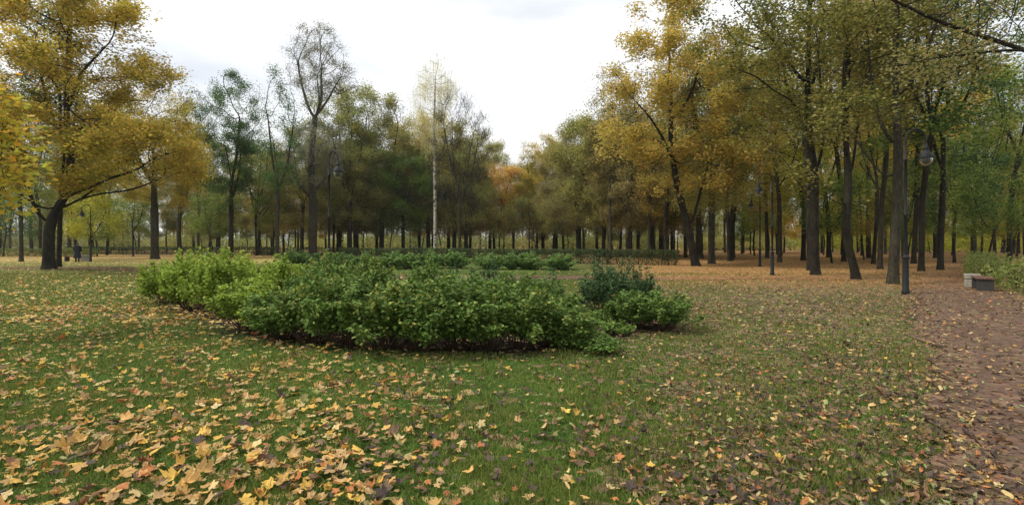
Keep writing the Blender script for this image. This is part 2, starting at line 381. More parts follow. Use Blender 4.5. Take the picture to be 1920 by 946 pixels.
def frames(g, n, flat):
    """random leaf frames; flat=1 lies level"""
    Nn = g.normal(size=(n, 3)) * (1.15 - flat); Nn[:, 2] += flat * 1.6; Nn /= np.linalg.norm(Nn, axis=1, keepdims=True)
    Y = g.normal(size=(n, 3)); Y -= (Y * Nn).sum(1, keepdims=True) * Nn; Y /= np.linalg.norm(Y, axis=1, keepdims=True)
    return np.cross(Y, Nn), Y, Nn
def leaves(g, pos, size, r, c, flat=0.5, maple=False, mb=None, tm=None, fr=None, extra=None):
    mb = mb or MB(); T, Fc = tm or (SSTAR if maple else RH); X, Y, Z = fr or frames(g, len(pos), flat)
    if extra is not None: X = X * g.uniform(0.6, 1.12, (len(X), 1)); Z = Z * g.uniform(0.3, 1.5, (len(X), 1))
    V = pos[:, None] + size[:, None, None] * (T[None, :, 0:1] * X[:, None] + T[None, :, 1:2] * Y[:, None] + T[None, :, 2:3] * Z[:, None])
    k = len(T); Fa = (Fc[None] + (np.arange(len(pos)) * k)[:, None, None]).reshape(-1, Fc.shape[1]); m = len(Fc)
    at = dict(r=np.repeat(r, m), c=np.repeat(c, m))
    if extra is not None: at = dict(col=np.repeat(extra, m, 0))
    mb.add(V.reshape(-1, 3), Fa, 0, **at); return mb

def place_tree(name, meshes, x, y, pal, bark, label, group=None, rz=0.0, s=1.0, cat='tree'):
    tm, cm = meshes[0], meshes[1]
    root = empty(name, (x, y, float(H(x, y))), rz); root.scale = (s, s, s)
    tag(root, label, cat, group)
    a = bpy.data.objects.new("trunk", tm); COL.objects.link(a); a.parent = root
    if not tm.materials: tm.materials.append(bark)
    a.material_slots[0].link = 'OBJECT'; a.material_slots[0].material = bark
    if cm:
        b = bpy.data.objects.new("crown", cm); COL.objects.link(b); b.parent = root
        if not cm.materials: cm.materials.append(PAL[pal])
        b.material_slots[0].link = 'OBJECT'; b.material_slots[0].material = PAL[pal]
    return root
#%%GROUND
# ------------------------------------------------------------------ ground
def sm(x, a, b): t = np.clip((np.asarray(x, float) - a) / (b - a), 0, 1); return t * t * (3 - 2 * t)
BED = [(-8.6, 11.9), (-7.4, 10.6), (-6.0, 9.3), (-4.6, 7.9), (-3.4, 7.1), (-2.2, 6.9), (-0.9, 6.7), (0.3, 6.7), (1.2, 7.3), (2.2, 8.2), (3.1, 8.5), (3.3, 9.8),
       (2.9, 11.0), (1.6, 11.4), (0.2, 10.4), (-1.4, 10.4), (-2.8, 11.6), (-4.6, 13.0), (-6.4, 14.0), (-8.0, 13.6)]
def poly_sd(x, y, poly):
    """signed distance (negative inside), vectorised"""
    P = np.array(poly); x = np.asarray(x, float); y = np.asarray(y, float); d = np.full(x.shape, 1e9); ins = np.zeros(x.shape, bool)
    for i in range(len(P)):
        a, b = P[i], P[(i + 1) % len(P)]; e = b - a; t = np.clip(((x - a[0]) * e[0] + (y - a[1]) * e[1]) / (e @ e), 0, 1)
        d = np.minimum(d, np.hypot(x - a[0] - t * e[0], y - a[1] - t * e[1]))
        c = ((a[1] > y) != (b[1] > y)) & (x < (b[0] - a[0]) * (y - a[1]) / (b[1] - a[1] + 1e-12) + a[0]); ins ^= c
    return np.where(ins, -d, d)
def line_d(x, y, L):
    x = np.asarray(x, float); y = np.asarray(y, float); d = np.full(x.shape, 1e9); P = np.array(L, float)
    for i in range(len(P) - 1):
        a, b = P[i], P[i + 1]; e = b - a; t = np.clip(((x - a[0]) * e[0] + (y - a[1]) * e[1]) / (e @ e), 0, 1)
        d = np.minimum(d, np.hypot(x - a[0] - t * e[0], y - a[1] - t * e[1]))
    return d
PATH_R = [(0.0, -2.6), (2.1, 0.2), (4.15, 2.86), (6.12, 5.32), (8.65, 8.6), (12.55, 13.7), (18.7, 21.2), (26.0, 29.5), (36.0, 40.0), (50, 56)]
PATH_C = [(-60, 36), (-40, 33.5), (-27, 31.0), (-19, 28.6), (-12, 25.6), (-5.5, 23.0), (0, 22.0), (6, 22.0), (12.5, 22.6), (18.0, 22.8)]
WR, WC = 1.15, 1.3
PATH_RC = PATH_R
def litter(x, y):
    """share of ground hidden by fallen leaves"""
    x = np.asarray(x, float); y = np.asarray(y, float); a = x / np.maximum(y, 1.0)
    wood = sm(y, 36, 46) * np.maximum(sm(x, -2, 6), sm(-x, 12, 22) * 0.62) + sm(y, 62, 75)
    right = sm(a, 0.10, 0.40) * np.maximum(sm(y, 9, 22) * 0.9, 0.42); right = np.maximum(right, 0.75 * (1 - sm(line_d(x.ravel(), y.ravel(), PATH_R).reshape(x.shape), WR - .1, WR + 0.45)) * (y < 60))
    leftp = sm(-x, 4, 12) * 0.10
    lit = np.clip(0.10 + leftp + right + wood * 0.9 + sm(x, 1, 6) * 0.14, 0, 0.93)
    lawn2 = (1 - sm(np.abs(x + 4) / 18, 0.7, 1.0)) * sm(y, 19, 21) * (1 - sm(y, 38, 44)) * (1 - sm(a, 0.05, 0.25))
    return lit * (1 - 0.72 * lawn2)
def lcolor(x, y):
    """mean colour of the leaves that lie there: pale gold under the left trees, brown right, orange in the wood"""
    x = np.asarray(x, float); y = np.asarray(y, float); a = x / np.maximum(y, 1.0)
    gold = np.array(srgb(176, 156, 98)); brown = np.array(srgb(122, 100, 80)); orange = np.array(srgb(164, 126, 82))
    wl = 1 - sm(a, -0.45, 0.15); wo = sm(a, 0.05, 0.3) * sm(y, 14, 24); wo = np.maximum(wo, sm(y, 45, 60) * 0.7)
    c = brown[None] * np.ones((x.size, 1)); c = c + (gold - c) * wl.reshape(-1, 1); return c + (orange - c) * wo.reshape(-1, 1)

def axis(near, far, d0, gr):
    a = [near[0]]; s = d0
    v = np.arange(near[0], near[1] + 1e-6, d0); L = [v[0]]; R_ = [v[-1]]; s = d0
    while R_[-1] < far[1]: s *= gr; R_.append(R_[-1] + s)
    s = d0
    while L[-1] > far[0]: s *= gr; L.append(L[-1] - s)
    return np.concatenate([L[::-1][:-1], v, R_[1:]])
gx = axis((-26, 26), (-900, 900), 0.35, 1.12); gy = axis((-1, 34), (-60, 1500), 0.35, 1.12)
GX, GY = np.meshgrid(gx, gy); nx = len(gx); Vg = np.column_stack([GX.ravel(), GY.ravel(), H(GX, GY).ravel()])
i = np.arange(len(gy) - 1)[:, None] * nx + np.arange(nx - 1)[None]; i = i.ravel()
gm = MB(); gm.add(Vg, np.stack([i, i + 1, i + nx + 1, i + nx], 1)); gme = gm.mesh("ground")
lit = litter(GX.ravel(), GY.ravel()); soil = 1 - sm(poly_sd(GX.ravel(), GY.ravel(), BED), -0.35, 0.25)
gme.attributes.new('lit', 'FLOAT', 'POINT').data.foreach_set('value', lit.astype(np.float32))
gme.attributes.new('soil', 'FLOAT', 'POINT').data.foreach_set('value', soil.astype(np.float32))
lc = lcolor(GX.ravel(), GY.ravel())
gme.attributes.new('lcol', 'FLOAT_COLOR', 'POINT').data.foreach_set('color', np.column_stack([lc, np.ones(len(lc))]).astype(np.float32).ravel())

def speckle(t, coord, scale, thr_socket, L):
    """leaf-sized cells switched on where the leaf share exceeds the cell's own random value -> (mask, random colour)"""
    nz = N(t, "ShaderNodeTexNoise", Scale=scale * 0.9, Detail=2.0); L(coord, nz.inputs['Vector'])
    mm = N(t, "ShaderNodeMix", data_type='RGBA'); mm.inputs['Factor'].default_value = 0.05; mm.blend_type = 'ADD'
    L(coord, mm.inputs['A']); L(nz.outputs['Color'], mm.inputs['B'])
    v = N(t, "ShaderNodeTexVoronoi", Scale=scale); L(mm.outputs['Result'], v.inputs['Vector'])
    sp = N(t, "ShaderNodeSeparateColor"); L(v.outputs['Color'], sp.inputs[0])
    mt = N(t, "ShaderNodeMath", operation='LESS_THAN'); L(sp.outputs[0], mt.inputs[0]); L(thr_socket, mt.inputs[1])
    return mt.outputs[0], sp.outputs[1], sp.outputs[2], v.outputs['Distance']
def ground_mat(name, path=False):
    m, t, o = new_mat(name); L = t.links.new
    tc = N(t, "ShaderNodeTexCoord"); co = tc.outputs['Object']
    n1 = N(t, "ShaderNodeTexNoise", Scale=0.55, Detail=5.0, Roughness=0.6); n2 = N(t, "ShaderNodeTexNoise", Scale=38.0, Detail=4.0, Roughness=0.7)
    n3 = N(t, "ShaderNodeTexNoise", Scale=5.0, Detail=4.0)
    for n in (n1, n2, n3): L(co, n.inputs['Vector'])
    if path:
        g1 = ramp(t, [(0.3, srgb(86, 68, 58)), (0.7, srgb(114, 92, 78))])
    else:
        g1 = ramp(t, [(0.3, srgb(50, 68, 28)), (0.5, srgb(68, 90, 34)), (0.7, srgb(90, 104, 44))])
    L(n1.outputs['Fac'], g1.inputs['Fac'])
    hs = N(t, "ShaderNodeHueSaturation"); mr = N(t, "ShaderNodeMapRange"); mr.inputs['From Min'].default_value = 0.3; mr.inputs['From Max'].default_value = 0.7
    mr.inputs['To Min'].default_value = 0.6; mr.inputs['To Max'].default_value = 1.3
    L(n2.outputs['Fac'], mr.inputs['Value']); L(mr.outputs[0], hs.inputs['Value']); L(g1.outputs['Color'], hs.inputs['Color'])
    base = hs.outputs['Color']
    if not path:
        at = N(t, "ShaderNodeAttribute", attribute_name='soil'); so = N(t, "ShaderNodeMath", operation='MULTIPLY_ADD'); so.inputs[1].default_value = 0.5; so.inputs[2].default_value = -0.25
        L(n3.outputs['Fac'], so.inputs[0]); ad = N(t, "ShaderNodeMath", operation='ADD', use_clamp=True); L(at.outputs['Fac'], ad.inputs[0]); L(so.outputs[0], ad.inputs[1])
        x = N(t, "ShaderNodeMix", data_type='RGBA'); L(ad.outputs[0], x.inputs['Factor']); L(base, x.inputs['A']); x.inputs['B'].default_value = (*srgb(46, 38, 30), 1); base = x.outputs['Result']
    al = N(t, "ShaderNodeAttribute", attribute_name='lit'); lc_ = N(t, "ShaderNodeAttribute", attribute_name='lcol')
    # uneven drifts
    dr = N(t, "ShaderNodeMapRange"); dr.inputs['From Min'].default_value = 0.3; dr.inputs['From Max'].default_value = 0.7; dr.inputs['To Min'].default_value = 0.65; dr.inputs['To Max'].default_value = 1.25
    L(n3.outputs['Fac'], dr.inputs['Value']); mu = N(t, "ShaderNodeMath", operation='MULTIPLY'); L(al.outputs['Fac'], mu.inputs[0]); L(dr.outputs[0], mu.inputs[1])
    h_out = None
    for sc_, k in ((9.0, 0.85), (15.0, 0.6)):
        th = N(t, "ShaderNodeMath", operation='MULTIPLY'); L(mu.outputs[0], th.inputs[0]); th.inputs[1].default_value = k
        mask, ra, rb, dist = speckle(t, co, sc_, th.outputs[0], L)
        hv = N(t, "ShaderNodeHueSaturation"); vv = N(t, "ShaderNodeMapRange"); vv.inputs['To Min'].default_value = 0.35; vv.inputs['To Max'].default_value = 1.5
        L(ra, vv.inputs['Value']); L(vv.outputs[0], hv.inputs['Value']); hh = N(t, "ShaderNodeMapRange"); hh.inputs['To Min'].default_value = 0.475; hh.inputs['To Max'].default_value = 0.525
        L(rb, hh.inputs['Value']); L(hh.outputs[0], hv.inputs['Hue']); L(lc_.outputs['Color'], hv.inputs['Color'])
        x = N(t, "ShaderNodeMix", data_type='RGBA'); L(mask, x.inputs['Factor']); L(base, x.inputs['A']); L(hv.outputs['Color'], x.inputs['B']); base = x.outputs['Result']
        h_out = ra
    p = N(t, "ShaderNodeBsdfPrincipled", Roughness=0.95); p.inputs['Specular IOR Level'].default_value = 0.1
    b = N(t, "ShaderNodeBump", Strength=0.8, Distance=0.03); L(n2.outputs['Fac'], b.inputs['Height'])
    b2 = N(t, "ShaderNodeBump", Strength=0.7, Distance=0.04); L(h_out, b2.inputs['Height']); L(b.outputs[0], b2.inputs['Normal'])
    L(b2.outputs[0], p.inputs['Normal']); L(base, p.inputs['Base Color']); L(p.outputs[0], o.inputs['Surface']); return m
g_obj = link("ground", gme, ground_mat("lawn_and_litter")); tag(g_obj, kind='structure')

def strip(name, line, w, lift, litk, seed):
    g = np.random.default_rng(seed); P = resample([(a, b, 0) for a, b in line], 0.35)[:, :2]
    T = np.gradient(P, axis=0); T /= np.linalg.norm(T, axis=1, keepdims=True); Nn = np.stack([-T[:, 1], T[:, 0]], 1)
    k = 13; u = np.linspace(-1, 1, k); n = len(P)
    ww = np.ones((n, k)) * w
    e = np.convolve(g.normal(size=n + 8), np.ones(3) / 3, 'same')[:n] * 0.26; e2 = np.convolve(g.normal(size=n + 8), np.ones(3) / 3, 'same')[:n] * 0.26
    ww = ww + np.where(u < 0, 1, 0)[None] * e[:, None] + np.where(u > 0, 1, 0)[None] * e2[:, None]
    X = P[:, 0:1] + Nn[:, 0:1] * u * ww; Y = P[:, 1:2] + Nn[:, 1:2] * u * ww
    V = np.column_stack([X.ravel(), Y.ravel(), (H(X, Y) + lift).ravel()])
    i = (np.arange(n - 1)[:, None] * k + np.arange(k - 1)[None]).ravel(); mb = MB(); mb.add(V, np.stack([i, i + k, i + k + 1, i + 1], 1)[:, ::-1]); me = mb.mesh(name)
    lt = litk(X.ravel(), Y.ravel(), np.abs(np.tile(u, n)))
    me.attributes.new('lit', 'FLOAT', 'POINT').data.foreach_set('value', lt.astype(np.float32))
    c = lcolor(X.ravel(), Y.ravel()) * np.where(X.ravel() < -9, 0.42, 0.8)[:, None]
    me.attributes.new('lcol', 'FLOAT_COLOR', 'POINT').data.foreach_set('color', np.column_stack([c, np.ones(len(c))]).astype(np.float32).ravel())
    o = link(name, me, ground_mat(name + "_gravel", True)); tag(o, kind='structure'); return o
strip("path", PATH_R, WR, 0.022, lambda x, y, u: 0.34 + 0.45 * sm(y, 8, 20) + 0.35 * sm(u, 0.7, 1.0), 3)
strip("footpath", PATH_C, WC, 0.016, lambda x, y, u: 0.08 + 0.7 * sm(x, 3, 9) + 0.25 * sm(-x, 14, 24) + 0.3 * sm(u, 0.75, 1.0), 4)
strip("far_path", [(48, 96), (62, 92), (80, 93), (110, 99)], 3.0, 0.03, lambda x, y, u: 0.05 + 0 * x, 5)

# ---- grass blades (nobody could count them)
def on_path(x, y, k=1.0):
    return (line_d(x, y, PATH_R) < WR * k) | (line_d(x, y, PATH_C) < WC * k)
g = np.random.default_rng(11); xs = []; ys = []
nb = 330000; u = g.random(nb); d = 2.0 * (26 / 2.0) ** (u ** 0.85); a = g.uniform(-1.12, 1.12, nb)
x = a * d; y = d; keep = ~on_path(x, y, 0.93) & (g.random(nb) < 0.25 + 0.75 * sm(line_d(x, y, PATH_R), WR, WR + 0.4)) & (poly_sd(x, y, BED) > -0.15 + g.normal(size=nb) * 0.12)
tuft = np.sin(x * 3.1 + 1.7 * np.sin(y * 2.3)) * np.sin(y * 2.7 + 1.3 * np.sin(x * 1.9)) * 0.5 + 0.5
keep &= g.random(nb) < (0.45 + 0.55 * tuft); keep &= g.random(nb) > sm(x / y, 0.25, 0.6) * sm(y, 5, 14) * 0.75
x, y, d, tuft = x[keep], y[keep], d[keep], tuft[keep]; n = len(x)
hgt = g.uniform(0.022, 0.058, n) * (0.75 + 0.55 * tuft); wd = 0.0032 * (d / 2.6) ** 0.8 * g.uniform(0.7, 1.4, n)
ang = g.uniform(0, 2 * math.pi, n); lean = g.normal(size=(n, 2)) * 0.020
B0 = np.column_stack([x - np.cos(ang) * wd, y - np.sin(ang) * wd, H(x, y)]); B1 = np.column_stack([x + np.cos(ang) * wd, y + np.sin(ang) * wd, H(x, y)])
Tp = np.column_stack([x + lean[:, 0], y + lean[:, 1], H(x, y) + hgt])
mb = MB(); mb.add(np.stack([B0, B1, Tp], 1).reshape(-1, 3), np.arange(3 * n).reshape(-1, 3), 0, r=g.random(n), c=np.clip(tuft * 0.6 + g.random(n) * 0.4, 0, 1))
GRASS = leaf_mat("grass_blades", [(56, 80, 30), (74, 98, 38), (94, 116, 46), (122, 124, 62), (80, 104, 40)], trans=0.3)
go = link("grass", mb.mesh("grass", False), GRASS); tag(go, "short green grass blades growing over the whole near lawn", "grass", kind='stuff')
#%%LEAVES
# ---- fallen leaves
gl = np.random.default_rng(21)
def oval_outline(): return [(0.52 * math.sin(a) * (1 - 0.18 * math.cos(a)), math.cos(a)) for a in np.linspace(0, 2 * math.pi, 13)[:-1]]
MAPLES = [fan(star(), c, gl) for c in (0.30, -0.25, 0.55, 0.15, -0.45, 0.4, 0.75, 0.05)]
OVALS = [fan(oval_outline(), c, gl) for c in (0.45, -0.35, 0.2, 0.7, 0.1)]
LCOL = {'yellow': (222, 184, 88), 'gold': (208, 168, 100), 'tan': (196, 164, 112), 'pale': (212, 190, 134), 'orange': (192, 128, 76),
        'rust': (142, 104, 72), 'brown': (124, 102, 76), 'plum': (84, 72, 64), 'green': (150, 160, 108), 'olive': (140, 138, 78)}
NAMES = list(LCOL); LC = np.array([srgb(*LCOL[k]) for k in NAMES])
WL = np.array([0.15, 0.22, 0.24, 0.12, 0.08, 0.05, 0.07, 0.04, 0.01, 0.02]); WM = np.array([0.04, 0.06, 0.12, 0.06, 0.03, 0.07, 0.24, 0.26, 0.07, 0.05])
WRt = np.array([0.02, 0.03, 0.09, 0.04, 0.03, 0.12, 0.33, 0.26, 0.05, 0.03])
def leaf_field(g, n, d0, d1, pw):
    u = g.random(n); d = d0 * (d1 / d0) ** (u ** pw); a = g.uniform(-1.13, 1.13, n); x = a * d; y = d
    x = x + g.normal(size=n) * 0.05
    aa = x / y; clump = 0.5 + 0.5 * np.sin(x * 2.1 + 2 * np.sin(y * 1.3)) * np.sin(y * 2.5 + 1.5 * np.sin(x * 1.7 + 1))
    dens = np.where(aa < -0.25, 0.84, np.where(aa < 0.12, 0.27 + 0.6 * sm(-aa, -0.05, 0.28), 0.34 + 0.42 * sm(aa, 0.12, 0.4)))
    dens = dens * (0.35 + 0.65 * clump); pth = line_d(x, y, PATH_R) < WR; de = line_d(x, y, PATH_R); dens = np.where(pth, 0.36 + 0.5 * sm(de, WR * 0.6, WR), dens); dens = np.where(~pth & (de < WR + 0.3), 0.7, dens)
    bed = poly_sd(x, y, BED) < -0.1; dens = np.where(bed, 0.35, dens)
    dens = np.where((aa < -0.1) & (y > 12), 0.30, dens); lawn2 = (y > 19) & (aa < 0.1) & (aa > -0.6); dens = np.where(lawn2, 0.22, dens)
    k = g.random(n) < dens; return x[k], y[k], pth[k]
def leaf_props(g, x, y, pth):
    n = len(x); aa = x / y; wl = 1 - sm(aa, -0.55, 0.05); wr = sm(aa, 0.1, 0.5)
    W = WM[None] + (WL - WM)[None] * wl[:, None]; W = W + (WRt[None] - W) * wr[:, None]
    orange = sm(y, 13, 22) * sm(aa, 0.0, 0.3); W = W + (np.array([.04, .12, .16, .04, .26, .18, .14, .04, .01, .01])[None] - W) * orange[:, None]
    cs = np.cumsum(W / W.sum(1, keepdims=True), 1); ci = (g.random(n)[:, None] > cs).sum(1).clip(0, 9)
    maple = g.random(n) < (0.80 - 0.55 * wr); maple |= np.isin(ci, [0, 1]) & (g.random(n) < 0.8); maple &= ci != 8
    size = np.where(maple, (0.055 + 0.075 * g.random(n) ** 1.6) * (1 - 0.3 * wr + 0.22 * wl), g.uniform(0.035, 0.075, n))
    return ci, maple, size
def lframes(g, n, tilt):
    return frames_t(g, n, tilt)
def frames_t(g, n, tilt):
    Nn = np.column_stack([g.normal(size=(n, 2)) * tilt, np.ones(n)]); Nn /= np.linalg.norm(Nn, axis=1, keepdims=True)
    Y = g.normal(size=(n, 3)); Y -= (Y * Nn).sum(1, keepdims=True) * Nn; Y /= np.linalg.norm(Y, axis=1, keepdims=True)
    return np.cross(Y, Nn), Y, Nn
def lm(name, col):
    m, t, o = new_mat(name); L = t.links.new
    if col is None:
        at = N(t, "ShaderNodeAttribute", attribute_name='col'); src = at.outputs['Color']
    else:
        at = N(t, "ShaderNodeRGB"); at.outputs[0].default_value = (*col, 1); oi = N(t, "ShaderNodeObjectInfo")
        hv = N(t, "ShaderNodeHueSaturation"); mr = N(t, "ShaderNodeMapRange"); mr.inputs['To Min'].default_value = 0.72; mr.inputs['To Max'].default_value = 1.12
        L(oi.outputs['Random'], mr.inputs['Value']); L(mr.outputs[0], hv.inputs['Value']); L(at.outputs[0], hv.inputs['Color']); src = hv.outputs['Color']
    tc = N(t, "ShaderNodeTexCoord"); n = N(t, "ShaderNodeTexNoise", Scale=18.0, Detail=4.0); L(tc.outputs['Object'], n.inputs['Vector'])
    mr2 = N(t, "ShaderNodeMapRange"); mr2.inputs['From Min'].default_value = 0.35; mr2.inputs['From Max'].default_value = 0.65; mr2.inputs['To Max'].default_value = 0.6
    L(n.outputs['Fac'], mr2.inputs['Value']); x = N(t, "ShaderNodeMix", data_type='RGBA'); x.blend_type = 'MULTIPLY'
    L(mr2.outputs[0], x.inputs['Factor']); L(src, x.inputs['A']); x.inputs['B'].default_value = (0.62, 0.48, 0.36, 1)
    p = N(t, "ShaderNodeBsdfPrincipled", Roughness=0.6); p.inputs['Specular IOR Level'].default_value = 0.3
    tr = N(t, "ShaderNodeBsdfTranslucent"); ms = N(t, "ShaderNodeMixShader"); ms.inputs[0].default_value = 0.2
    L(x.outputs['Result'], p.inputs['Base Color']); L(x.outputs['Result'], tr.inputs['Color']); L(p.outputs[0], ms.inputs[1]); L(tr.outputs[0], ms.inputs[2]); L(ms.outputs[0], o.inputs['Surface'])
    return m
x1, y1, p1 = leaf_field(gl, 17000, 2.35, 13.0, 0.92)
x2, y2, p2 = leaf_field(gl, 85000, 9.0, 60.0, 0.72)
X = np.concatenate([x1, x2]); Y = np.concatenate([y1, y2]); PT = np.concatenate([p1, p2]); far = np.concatenate([np.zeros(len(x1), bool), np.ones(len(x2), bool)])
# more small leaves on the right, under the trees there
x3, y3, p3 = leaf_field(gl, 26000, 2.5, 15.0, 0.85); a3 = x3 / y3; k3 = gl.random(len(x3)) < (0.25 + 0.75 * sm(a3, 0.0, 0.45)) * sm(a3, -.35, 0) * 0.95 * (1 - 0.35 * p3)
X = np.concatenate([X, x3[k3]]); Y = np.concatenate([Y, y3[k3]]); PT = np.concatenate([PT, p3[k3]]); far = np.concatenate([far, np.zeros(k3.sum(), bool)])
ci, maple, size = leaf_props(gl, X, Y, PT)
vis = (np.abs(X / Y) < 1.02) & (Y > 2.75) & ~far
app = np.where(vis, size / np.hypot(X, Y), 0); order = np.argsort(-app); ind = np.zeros(len(X), bool); ind[order[:300]] = True
zoff = np.where(PT, 0.028, 0.030) + gl.uniform(-0.012, 0.014, len(X)) * np.where(PT, 0.4, 1)
Z = H(X, Y) + zoff; tilt = np.where(PT, 0.12, 0.30)
# the 300 that show largest, one object each
tmesh = {}
lmats = {k: lm("fallen_" + k, srgb(*LCOL[k])) for k in NAMES}
words = {'yellow': 'bright yellow', 'gold': 'golden', 'tan': 'tan', 'pale': 'pale straw-coloured', 'orange': 'orange', 'rust': 'rust-red', 'brown': 'brown', 'plum': 'dark purplish-brown', 'green': 'grey-green', 'olive': 'olive'}
for q in np.where(ind)[0]:
    mpl = bool(maple[q]); T = (MAPLES if mpl else OVALS); k = int(gl.integers(len(T))); key = (mpl, k)
    if key not in tmesh:
        b = MB(); b.add(T[k][0], T[k][1]); tmesh[key] = b.mesh("fallen_leaf"); tmesh[key].materials.append(lmats['tan'])
    nm = NAMES[ci[q]]; shp = 'maple leaf' if mpl else 'oval leaf'
    zone = 'gravel path edge' if PT[q] else 'near lawn left of the shrub bed' if X[q] / Y[q] < -0.45 else 'near lawn in front of the shrub bed' if X[q] / Y[q] < 0.2 else 'near lawn beside the gravel path'
    o = bpy.data.objects.new("fallen_leaf", tmesh[key]); COL.objects.link(o)
    o.material_slots[0].link = 'OBJECT'; o.material_slots[0].material = lmats[nm]
    s = float(size[q]); o.location = (X[q], Y[q], Z[q] + 0.008); o.scale = (s * gl.uniform(0.62, 1.1), s, s * gl.uniform(0.35, 1.4))
    o.rotation_euler = (gl.normal() * tilt[q] * 0.8, gl.normal() * tilt[q] * 0.8, gl.uniform(0, 6.28))
    tag(o, f"{words[nm]} fallen {shp} lying on the {zone}", "leaf", f"{nm} fallen {shp.replace(' leaf','')} leaves on the {zone}")
rest = ~ind; mb = MB()

colr = LC[ci] * gl.uniform(0.65, 1.15, (len(X), 1)) * (1 + gl.normal(size=(len(X), 3)) * 0.04)
grp = gl.integers(0, 8, len(X))
for k in range(8):
    s = rest & ~far & maple & (grp == k)
    if s.any(): leaves(gl, np.column_stack([X, Y, Z])[s], size[s], None if False else np.zeros(s.sum()), np.zeros(s.sum()), mb=mb, tm=MAPLES[k], fr=frames_t(gl, s.sum(), 0.28), extra=colr[s])
    s = rest & ~far & ~maple & (grp == k)
    if s.any(): leaves(gl, np.column_stack([X, Y, Z])[s], size[s], np.zeros(s.sum()), np.zeros(s.sum()), mb=mb, tm=OVALS[k % 5], fr=frames_t(gl, s.sum(), 0.35), extra=colr[s])
s = rest & far & maple; leaves(gl, np.column_stack([X, Y, Z])[s], size[s] * 1.15, np.zeros(s.sum()), np.zeros(s.sum()), mb=mb, tm=SSTAR, fr=frames_t(gl, s.sum(), 0.3), extra=colr[s])
s = rest & far & ~maple; T = (RH[0] * [1.1, 1, 1.6], RH[1]); leaves(gl, np.column_stack([X, Y, Z])[s], size[s] * 1.25, np.zeros(s.sum()), np.zeros(s.sum()), mb=mb, tm=T, fr=frames_t(gl, s.sum(), 0.3), extra=colr[s])
fo = link("fallen_leaves", mb.mesh("fallen_leaves", False), lm("fallen_mixed", None)); tag(fo, "scattered carpet of yellow, tan and brown autumn leaves covering the lawn, path and woodland floor", "fallen leaves", kind='stuff')
#%%TREES
# ------------------------------------------------------------------ shared tree kinds
def kind(seed, h, bole, r, R0, lean=(0, 0), **kw):
    g = np.random.default_rng(seed); top = (lean[0], lean[1], h * 0.86); w = g.normal(size=(4, 2)) * 0.22
    tr = [(0, 0, -0.15), (w[0, 0] * .4, w[0, 1] * .4, h * 0.2), (lean[0] * .4 + w[1, 0], lean[1] * .4 + w[1, 1], h * 0.42), (lean[0] * .75 + w[2, 0] * 1.6, lean[1] * .75 + w[2, 1] * 1.6, h * 0.58)]
    c = (bole + h) / 2; hz = (h - bole) / 2; N0 = kw.pop('na', 650)
    els = [(lean[0] * .6, lean[1] * .6, c, r, r, hz, N0)]
    for _ in range(5):
        a = g.uniform(0, 6.28); z = g.uniform(bole + hz * 0.3, h - hz * 0.4); q = r * 0.62
        els.append((lean[0] * .6 + math.cos(a) * q, lean[1] * .6 + math.sin(a) * q, z, r * 0.52, r * 0.52, hz * 0.28, N0 // 6))
    limbs = [tr]
    for _ in range(kw.pop('nl', 2)):
        f = g.uniform(0.28, 0.45); a = g.uniform(0, 6.28); z0 = h * f; q = np.interp(z0, [p[2] for p in tr], [p[0] for p in tr]), np.interp(z0, [p[2] for p in tr], [p[1] for p in tr])
        limbs.append([(q[0], q[1], z0), (q[0] + math.cos(a) * r * .3, q[1] + math.sin(a) * r * .3, z0 + h * .13), (q[0] + math.cos(a) * r * .5, q[1] + math.sin(a) * r * .5, z0 + h * .34)])
    return tree_meshes(seed, limbs, els, R0, **kw)
K = {}
for i, (h, b, r, R0) in enumerate([(21, 5.4, 4.4, 0.18), (19, 4.2, 4.6, 0.21), (22, 6.5, 4.0, 0.16), (18, 3.8, 4.2, 0.15)]):
    K['wood', i] = kind(100 + i, h, b, r, R0, lean=((-1) ** i * 0.9, 0.4), nclus=1120, per=10, leaf=0.17, lsp=0.26, coff=.25, nl=4, voids=0.2)
for i, (h, b, r, R0) in enumerate([(17.5, 2.6, 5.3, 0.24), (19.5, 3.4, 5.2, 0.26), (15.5, 1.9, 4.9, 0.2)]):
    K['leafy', i] = kind(120 + i, h, b, r, R0, nclus=2700, per=15, leaf=0.17, lsp=0.32, coff=0.45, na=850, voids=0.22, nl=3, cfreq=1.7)
for i, (h, b, r, R0) in enumerate([(7.5, 1.6, 2.7, 0.07), (9.0, 2.2, 3.0, 0.09)]):
    K['under', i] = kind(140 + i, h, b, r, R0, nclus=900, per=11, leaf=0.13, na=330, step=0.35, kill=0.7)
for i, (h, b, r, R0) in enumerate([(17, 7, 2.6, 0.12), (15, 6, 2.2, 0.10)]):
    K['slim', i] = kind(150 + i, h, b, r, R0, nclus=900, per=11, leaf=0.14, na=300)

occupied = []
def T(name, meshes, px, d, pal, label, bark=BARK, group=None, rz=0.0, s=1.0):
    x = XD(px, d); occupied.append((x, d)); return place_tree(name, meshes, x, d, pal, bark, label, group, rz, s)
def trunkpx(px0, d, pts):
    """trunk polyline from photo pixels, as metres from the tree's own foot"""
    return [((px - px0) / F * d, dy, ZR(row, d)) for (px, row, dy) in pts]

